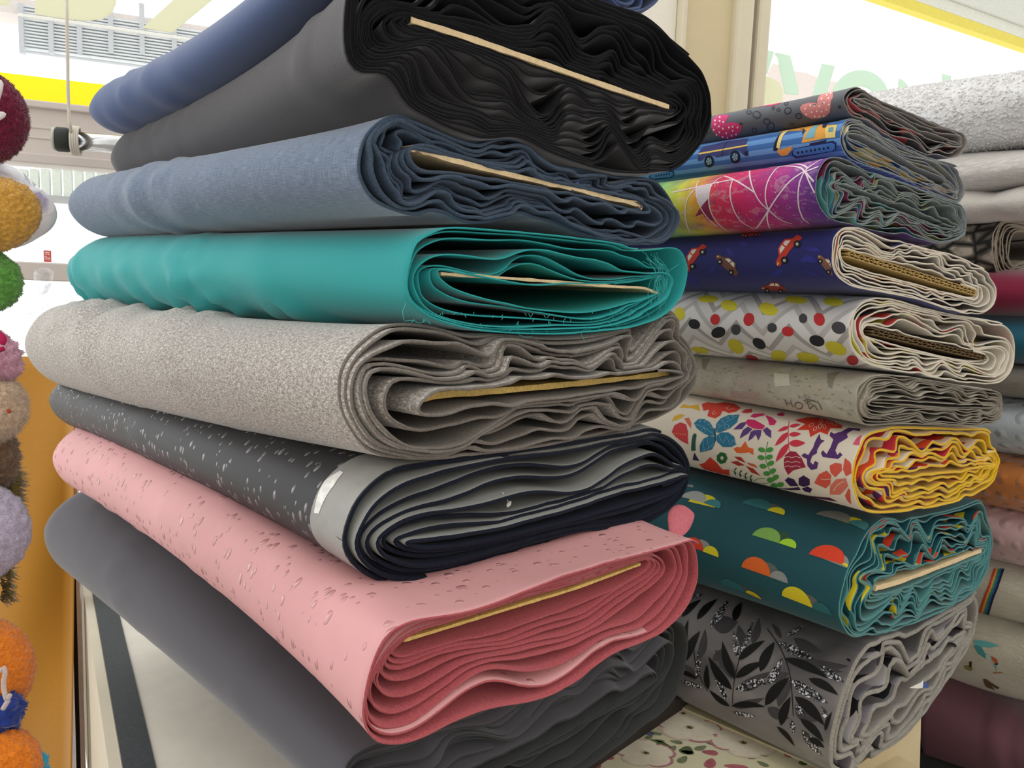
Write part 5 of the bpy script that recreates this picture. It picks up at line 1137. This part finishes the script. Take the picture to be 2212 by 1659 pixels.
v, f = tube_vf([c-np.array(W.T[0])*0, c+ZV*.004-_X*0+np.array([-.006, 0, .006]), c+np.array([-.010, 0, .013])], .0005, 6); pin.add(v, f)
v = [c+np.array([.0075*math.cos(t)*.9, .003*math.cos(t), .0028*math.sin(t)]) for t in np.linspace(0, 2*math.pi, 14, endpoint=False)]; v = v+[q+np.array([-.0006, -.0012, 0]) for q in v]
pin.add(v, [tuple(range(14)), tuple(range(14, 28))[::-1]]+[(i, (i+1) % 14, 14+(i+1) % 14, 14+i) for i in range(14)])
pin.build('plastic_pin', [flat('clear_plastic', 'e6e6e0', .25, .5)], BD.root)
# frayed threads of the teal cotton
rt = random.Random(9); th_ = MB()
def thread(px, d0=.0):
    pts = catmull(np.array([list(at(u, v, dm(u, v)-.010-d0)) for u, v in px]).reshape(-1, 3)[:, :3], 5) if False else [at(u, v, dm(u, v)-.010-d0) for u, v in catmull(px, 5)]
    v, f = tube_vf(pts, .00028, 5); th_.add(v, f)
for k in range(16):
    x = rt.uniform(1405, 1440); thread([(x-rt.uniform(10, 28), 558+rt.uniform(-14, 12)), (x+rt.uniform(-8, 8), 585+rt.uniform(-8, 8)), (x+rt.uniform(-10, 14), 612), (x+rt.uniform(-12, 10), 640+rt.uniform(-10, 14)), (x-rt.uniform(0, 14), 662+rt.uniform(-16, 10))], rt.uniform(0, .004))
for px in ([(1468,570),(1450,582),(1425,598),(1408,592)],[(1385,541),(1400,555),(1425,590),(1440,640)],[(1262,735),(1256,722),(1264,712),(1290,716)],[(873,692),(870,672),(876,655),(868,640)],[(874,694),(892,692),(905,698),(920,693),(930,700),(922,688),(915,697)],[(1120,722),(1135,728),(1150,726)],[(1395,672),(1408,690),(1424,668),(1420,640)]): thread(px)
for k in range(60):
    x = rt.uniform(890, 1380); y = 704-abs(x-1150)*.05+rt.uniform(-30, 12); thread([(x, y), (x+rt.uniform(-6, 6), y+rt.uniform(4, 9))], .001)
th_.build('frayed_threads', [flat('teal_thread', '45b0b0', .8)], BT.root)['kind'] = 'stuff'
# turned up plush corner of the pink bolt
def corner():
    pxs = [[(1440,1108),(1458,1086),(1482,1088),(1504,1110)], [(1446,1140),(1466,1122),(1486,1116),(1503,1116)], [(1446,1172),(1464,1165),(1482,1157),(1494,1140)]]
    rows = [[at(u, v, dm(u, v)*(Y0-.008-.014*j)/Y0+.003*math.sin(i*1.3)) for i, (u, v) in enumerate(r)] for j, r in enumerate(pxs)]
    vs = [q for r in rows for q in r]; n_ = len(vs); vs += [q+np.array([.002, .004, -.002]) for q in vs]; f = []
    for j in range(2):
        for i in range(3): a = j*4+i; f += [(a, a+1, a+5, a+4), (n_+a+4, n_+a+5, n_+a+1, n_+a)]
    ring_ = [0,1,2,3,7,11,10,9,8,4]
    for i in range(len(ring_)): a, b = ring_[i], ring_[(i+1) % len(ring_)]; f.append((b, a, n_+a, n_+b))
    return vs, f
v, f = corner(); o = MB().add(v, f).build('turned_corner', [flat('rose_plush', 'c9707a', .95, .2, .12, 300, bump=.5)], BP.root); m_ = o.modifiers.new('smooth', 'SUBSURF'); m_.levels = 2; m_.render_levels = 2
# ------------------------------------------------------------------ plush toys hanging at the left border
GT = 'plush toys hanging at the left border'
def toymat(name, col, tone=.5):
    t = NT(name); c = srgb(col); n = t.noise(t.uv(kind='Object'), 320, 3, .7); n2 = t.noise(t.uv(kind='Object'), 25, 2)
    t.base(t.mix((n, 'Fac'), tuple(x*.72 for x in c[:3])+(1,), tuple(min(1, x*1.18) for x in c[:3])+(1,)), .95, .2, .5); t.bump((n, 'Fac'), .5, .0015); return t.m
def blobv(c, ax, sub=5, amp=.0012, fr=900., seed=0, pinch=0.):
    bm = bmesh.new(); bmesh.ops.create_icosphere(bm, subdivisions=sub, radius=1.0); v = np.array([x.co[:] for x in bm.verts]); f = [tuple(q.index for q in p.verts) for p in bm.faces]; bm.free()
    r = np.random.default_rng(seed); R_ = np.array(ax)
    p = v@R_; d = np.zeros(len(v))
    for k in range(26):
        w = r.normal(0, 1, 3); w *= fr*r.uniform(.4, 1.3)/np.linalg.norm(w); d += np.sin(p@w+r.uniform(0, 6.3))
    for k in range(4):
        w = r.normal(0, 1, 3); w *= r.uniform(1.2, 2.4)/np.linalg.norm(w); d += 3.2*np.sin(v@w+r.uniform(0, 6.3))/amp*.0004
    nr = v@np.linalg.inv(R_).T; nr /= np.linalg.norm(nr, axis=1)[:, None]
    return p+c+nr*(d*amp/3.5)[:, None], f, nr
def toy(name, label, parts, cat='plush toy', col='ff0000', hair=(.004, .0005, 2200), group=GT, bumpf=900., amp=.0012, extra=None, seed=1, mat=None):
    """parts: soft lumps (px x, px y, px half width, px half height, depth, tilt); all one sewn body"""
    mb = MB(); r = np.random.default_rng(seed); root = None
    for k, (u, v, a, b, d, tl) in enumerate(parts):
        c = at(u, v, d); sx, sy = a*d/FPX, b*d/FPX
        ex = W@np.array([math.cos(tl), -math.sin(tl), 0.]); ey = W@np.array([math.sin(tl), math.cos(tl), 0.]); ez = W@np.array([0, 0, 1.])
        R_ = np.array([ex*sx, ey*sy, ez*(sx+sy)*.42]); P_, f, nr = blobv(c, R_, 6 if a > 40 else 5, amp, bumpf, seed*7+k)
        mb.add(P_, f)
        if hair:
            L_, w_, n_ = hair; idx = r.integers(0, len(P_), int(n_*(a*b)/(90*90)))
            for i in idx:
                q = P_[i]; n0 = nr[i]+r.normal(0, .35, 3); n0 /= np.linalg.norm(n0); s1 = np.cross(n0, r.normal(0, 1, 3)); s1 /= np.linalg.norm(s1)+1e-9; l = L_*r.uniform(.5, 1.2)
                mid = q+n0*l*.55+s1*0; tip = q+n0*l+np.array([0, 0, -.25*l])
                s2 = np.cross(n0, s1)*w_*.5
                mb.add([q-s1*w_/2-n0*.0004, q+s1*w_/2-n0*.0004, q+s2-n0*.0004, tip], [(0,1,3),(1,2,3),(2,0,3)])
    cen = np.mean(np.array(mb.v), axis=0); zm = np.array(mb.v)[:, 2].min()
    if extra:
        root = empty(name, (cen[0], cen[1], zm), label, cat, group); mb.build('body', [toymat('plush_'+col, col)], root)
        extra(root)
    else:
        o = mb.build(name, [mat or toymat('plush_'+col, col)]); me = o.data
        org = Vector((cen[0], cen[1], zm)); me.transform(Matrix.Translation(-org)); o.location = org; tag(o, label, cat, group)
def stitch(px, d, w_, col, nm):
    def fn(root):
        m = MB()
        for l in px:
            v, f = tube_vf([at(u, v_, d) for u, v_ in catmull(l, 4)], w_, 7); m.add(v, f)
        m.build(nm, [flat('thread_'+col, col, .8)], root)
    return fn
D0 = .62
t = NT('lilac_stripes'); n = t.n('ShaderNodeTexWave', {'Vector': t.uv(kind='Object', rot=.8), 'Scale': 7., 'Distortion': 9., 'Detail': 3.}); v = t.n('ShaderNodeTexVoronoi', {'Vector': t.uv(kind='Object'), 'Scale': 55.}, feature='DISTANCE_TO_EDGE')
t.base(t.ramp((n, 'Fac'), [(.35, srgb('a79db6')), (.55, srgb('e3e0e4'))]), .35, .5, .1); t.bump((v, 'Distance'), .7, .006); lil = t.m
v, f = tube_vf([at(-70, 1950, .57), at(-66, 1150, .60), at(-62, 400, .62), at(-60, -150, .63)], .006, 12); tag(MB().add(v, f).build('hanging_strip', [flat('strip_white', 'd8d6d2', .5)]), 'white hanging strip the plush toys are fixed to, just outside the left border', 'strip')
toy('plush_toy', 'maroon terry plush with white embroidered stitches, topmost at the left border', [(-62,250,110,104,D0,.15)], col='7a2240', hair=(.0020, .0008, 12000), amp=.0005, bumpf=1500, seed=3, extra=stitch([[(-12,172),(2,182),(-6,215)],[(-8,246),(8,247),(-4,256)]], .575, .0018, 'd9d2d2', 'embroidery'))
toy('plush_toy', 'lilac and white striped plush behind the ochre plush', [(-10,440,108,92,.672,.5)], col='b9b2c4', hair=None, amp=.0030, bumpf=120, seed=5, mat=lil)
toy('plush_toy', 'ochre terry plush with a worn pale seam', [(-32,465,113,78,D0-.01,-.25)], col='cf9f4a', hair=(.0012, .0009, 11000), amp=.0005, bumpf=1300, seed=6)
toy('plush_toy', 'green terry plush at the left border, under the ochre one', [(-42,604,82,68,D0,.2)], col='6aa84f', hair=(.0020, .0009, 11000), amp=.0005, bumpf=1300, seed=7)
toy('plush_toy', 'pink fluffy plush with a magenta spot', [(-42,770,82,62,D0,.4)], col='d3a0b4', hair=(.0026, .0007, 9000), amp=.0010, seed=8, extra=stitch([[(-4,722),(6,732),(2,742)],[(0,752),(3,758)]], .588, .003, 'a8174e', 'embroidery'))
toy('plush_toy', 'beige long haired plush with a tiny red mark', [(-42,880,88,78,D0,-.1)], col='d5bba2', hair=(.005, .0005, 10000), amp=.0006, seed=9, extra=stitch([[(17,884),(19,890),(22,887)]], .586, .0012, 'a03a2a', 'embroidery'))
toy('plush_toy', 'brown curly plush under the beige one', [(-52,990,78,84,D0+.02,.1)], col='7d634e', hair=(.0035, .0007, 9000), amp=.0012, seed=10)
toy('plush_toy', 'lavender soft plush with short pile', [(-54,1150,110,106,D0-.01,.2)], col='b4a9bd', hair=(.0018, .0006, 9000), amp=.0006, seed=11)
toy('plush_toy', 'bright orange terry plush with grey stitched lines', [(-58,1450,120,116,D0-.03,.1)], col='d97a24', hair=(.0012, .0008, 10000), amp=.00045, bumpf=1500, seed=12, extra=stitch([[(6,1440),(11,1452),(8,1480),(14,1510),(22,1500)],[(6,1532),(18,1512)],[(-2,1450),(6,1446)]], .532, .0016, 'b9aaa6', 'embroidery'))
toy('plush_toy', 'dark blue plush scrap between the two orange plushes', [(6,1545,38,52,D0-.045,.5)], col='22367f', hair=(.003, .001, 1800), amp=.001, seed=13)
toy('plush_toy', 'orange plush paw in the bottom left corner', [(-30,1668,112,98,D0-.05,-.1)], col='dd7c22', hair=(.0012, .0008, 10000), amp=.00045, bumpf=1500, seed=14)
toy('plush_toy', 'turquoise plush peeping out beside the orange paw', [(44,1668,52,56,D0-.04,0)], col='2f93ad', hair=(.002, .001, 1400), amp=.001, seed=15)
r_ = np.random.default_rng(2); mb = MB()
for k in range(420):
    u, v = r_.uniform(8, 28), r_.uniform(1012, 1115); q = at(u, v, .66); e = at(u+r_.uniform(18, 46), v+r_.uniform(-14, 24), .67); s1 = np.array([0, 0, .0007]); mb.add([q-s1, q+s1, q+np.array([.0006, .0006, 0]), e], [(0,1,3),(1,2,3),(2,0,3)])
for k in range(160):
    u, v = r_.uniform(0, 24), r_.uniform(1225, 1300); q = at(u, v, .66); e = at(u+r_.uniform(14, 26), v+r_.uniform(-4, 20), .67); mb.add([q-s1, q+s1, q+np.array([.0006, .0006, 0]), e], [(0,1,3),(1,2,3),(2,0,3)])
v, f, _n = blobv(at(-20, 1120, .70), np.array([W@np.array([.022, 0, 0]), W@np.array([0, .06, 0]), W@np.array([0, 0, .02])]), 4, .001, 600, 4); mb.add(v, f)
tag(mb.build('plush_toy', [toymat('plush_olive', '6f6030')]), 'olive brown long haired plush behind the lavender one, only its tufts in view', 'plush toy', GT)
# clear bags and a red sign on the sill
cb = NT('clear_bag'); cb.t.nodes.remove(cb.b); n = cb.noise(cb.uv(kind='Object'), 26, 3, .6, 1.); a = cb.n('ShaderNodeBsdfTransparent', {'Color': (.97, .97, .98, 1)}); g = cb.n('ShaderNodeBsdfGlossy', {'Roughness': .12}); df = cb.n('ShaderNodeBsdfDiffuse', {'Color': (.8, .78, .8, 1)}); m1 = cb.n('ShaderNodeMixShader', {0: .5}); m2 = cb.n('ShaderNodeMixShader', {0: cb.ramp((n, 'Fac'), [(.4, (.12, .12, .12, 1)), (.7, (.5, .5, .5, 1))])})
for s_, d_2, k in ((g, m1, 1), (df, m1, 2), (a, m2, 1), (m1, m2, 2)): cb.t.links.new(s_.outputs[0], d_2.inputs[k])
cb.t.links.new(m2.outputs[0], cb.out.inputs[0])
def bag(px, d, label, seed):
    r = np.random.default_rng(seed); c = np.array([at(u, v, d) for u, v in px]); cen = c.mean(0); n_ = len(c); dep = W@np.array([0, 0, 1.])*.018
    vs = [q for q in c]+[cen+dep+(q-cen)*.6+r.normal(0, .002, 3) for q in c]+[cen-dep+(q-cen)*.6+r.normal(0, .002, 3) for q in c]; f = []
    for i in range(n_):
        j = (i+1) % n_; f += [(i, j, n_+j, n_+i), (j, i, 2*n_+i, 2*n_+j)]
    f += [tuple(range(n_, 2*n_)), tuple(range(2*n_, 3*n_))[::-1]]
    o = MB().add([q-cen for q in vs], f).build('plastic_bag', [cb.m]); o.location = Vector(cen); m = o.modifiers.new('smooth', 'SUBSURF'); m.levels = 2; m.render_levels = 2
    tag(o, label, 'bag', 'clear bags on the window sill')
bag([(42,602),(70,600),(78,625),(82,680),(62,690),(50,668)], 1.34, 'clear bag left of the bag group, near the green plush', 1)
bag([(70,572),(118,572),(118,600),(100,640),(80,645),(76,610)], 1.42, 'clear bag standing beneath the small red sign', 2)
bag([(84,620),(112,604),(130,598),(118,640),(96,680),(84,672)], 1.32, 'crinkled clear bag touching the grey melange bolt', 3)
sg = empty('price_sign', wp(102, 566, .03), 'small red sign with pale figures standing on the sill', 'sign')
ga, gb = wp(94, 541, .03), wp(110, 541, .03)
ww = (gb-ga)@wd_; zt, zb = wp(102, 541, .03)[2], wp(102, 566, .03)[2]
sgb = slab('sign_board', mk(ga, zb), wd_*ww, nW*.004, ZV*(zt-zb), flat('sign_red', 'd8605a', .5), sg)
mbs = MB()
for (x0, y0, x1, y1) in ((.2,.78,.8,.86),(.25,.62,.45,.70),(.55,.62,.8,.70),(.15,.40,.45,.47),(.38,.25,.45,.40),(.15,.22,.45,.28),(.55,.12,.62,.45),(.62,.28,.85,.34),(.8,.12,.86,.45)):
    p0_ = mk(ga, zb)-nW*.0006+wd_*ww*x0+ZV*(zt-zb)*y0; e_x = wd_*ww*(x1-x0); e_z = ZV*(zt-zb)*(y1-y0); v = [p0_, p0_+e_x, p0_+e_x+e_z, p0_+e_z]; mbs.add(v+[q+nW*.0004 for q in v], [(0,1,2,3),(7,6,5,4),(0,4,5,1),(1,5,6,2),(2,6,7,3),(3,7,4,0)])
mbs.build('figures', [flat('sign_white', 'f4ecec', .5)], sgb, smooth=False)
# ------------------------------------------------------------------ light and view
sc = bpy.context.scene
sc.view_settings.view_transform = 'Standard'; sc.view_settings.look = 'None'; sc.view_settings.exposure = 0.4; sc.view_settings.gamma = 1.0
sc.view_settings.use_curve_mapping = False
w = bpy.data.worlds.new('daylight'); sc.world = w; w.use_nodes = True; wt = w.node_tree; bg = wt.nodes['Background']
# bright overcast street on the window side, dimmer warm shop interior on the other
tc = wt.nodes.new('ShaderNodeTexCoord'); vm_ = wt.nodes.new('ShaderNodeVectorMath'); vm_.operation = 'DOT_PRODUCT'; vm_.inputs[1].default_value = (nW[0]-.25, nW[1], .12)
wt.links.new(tc.outputs['Generated'], vm_.inputs[0])
rp = wt.nodes.new('ShaderNodeValToRGB'); mr = wt.nodes.new('ShaderNodeMapRange'); mr.inputs[1].default_value = -1; mr.inputs[2].default_value = 1
wt.links.new(vm_.outputs['Value'], mr.inputs[0]); wt.links.new(mr.outputs[0], rp.inputs[0])
cr = rp.color_ramp; cr.elements[0].position = .30; cr.elements[0].color = (.50, .475, .44, 1); cr.elements[1].position = .72; cr.elements[1].color = (1, 1, 1, 1)
wt.links.new(rp.outputs[0], bg.inputs[0]); bg.inputs[1].default_value = 1.55
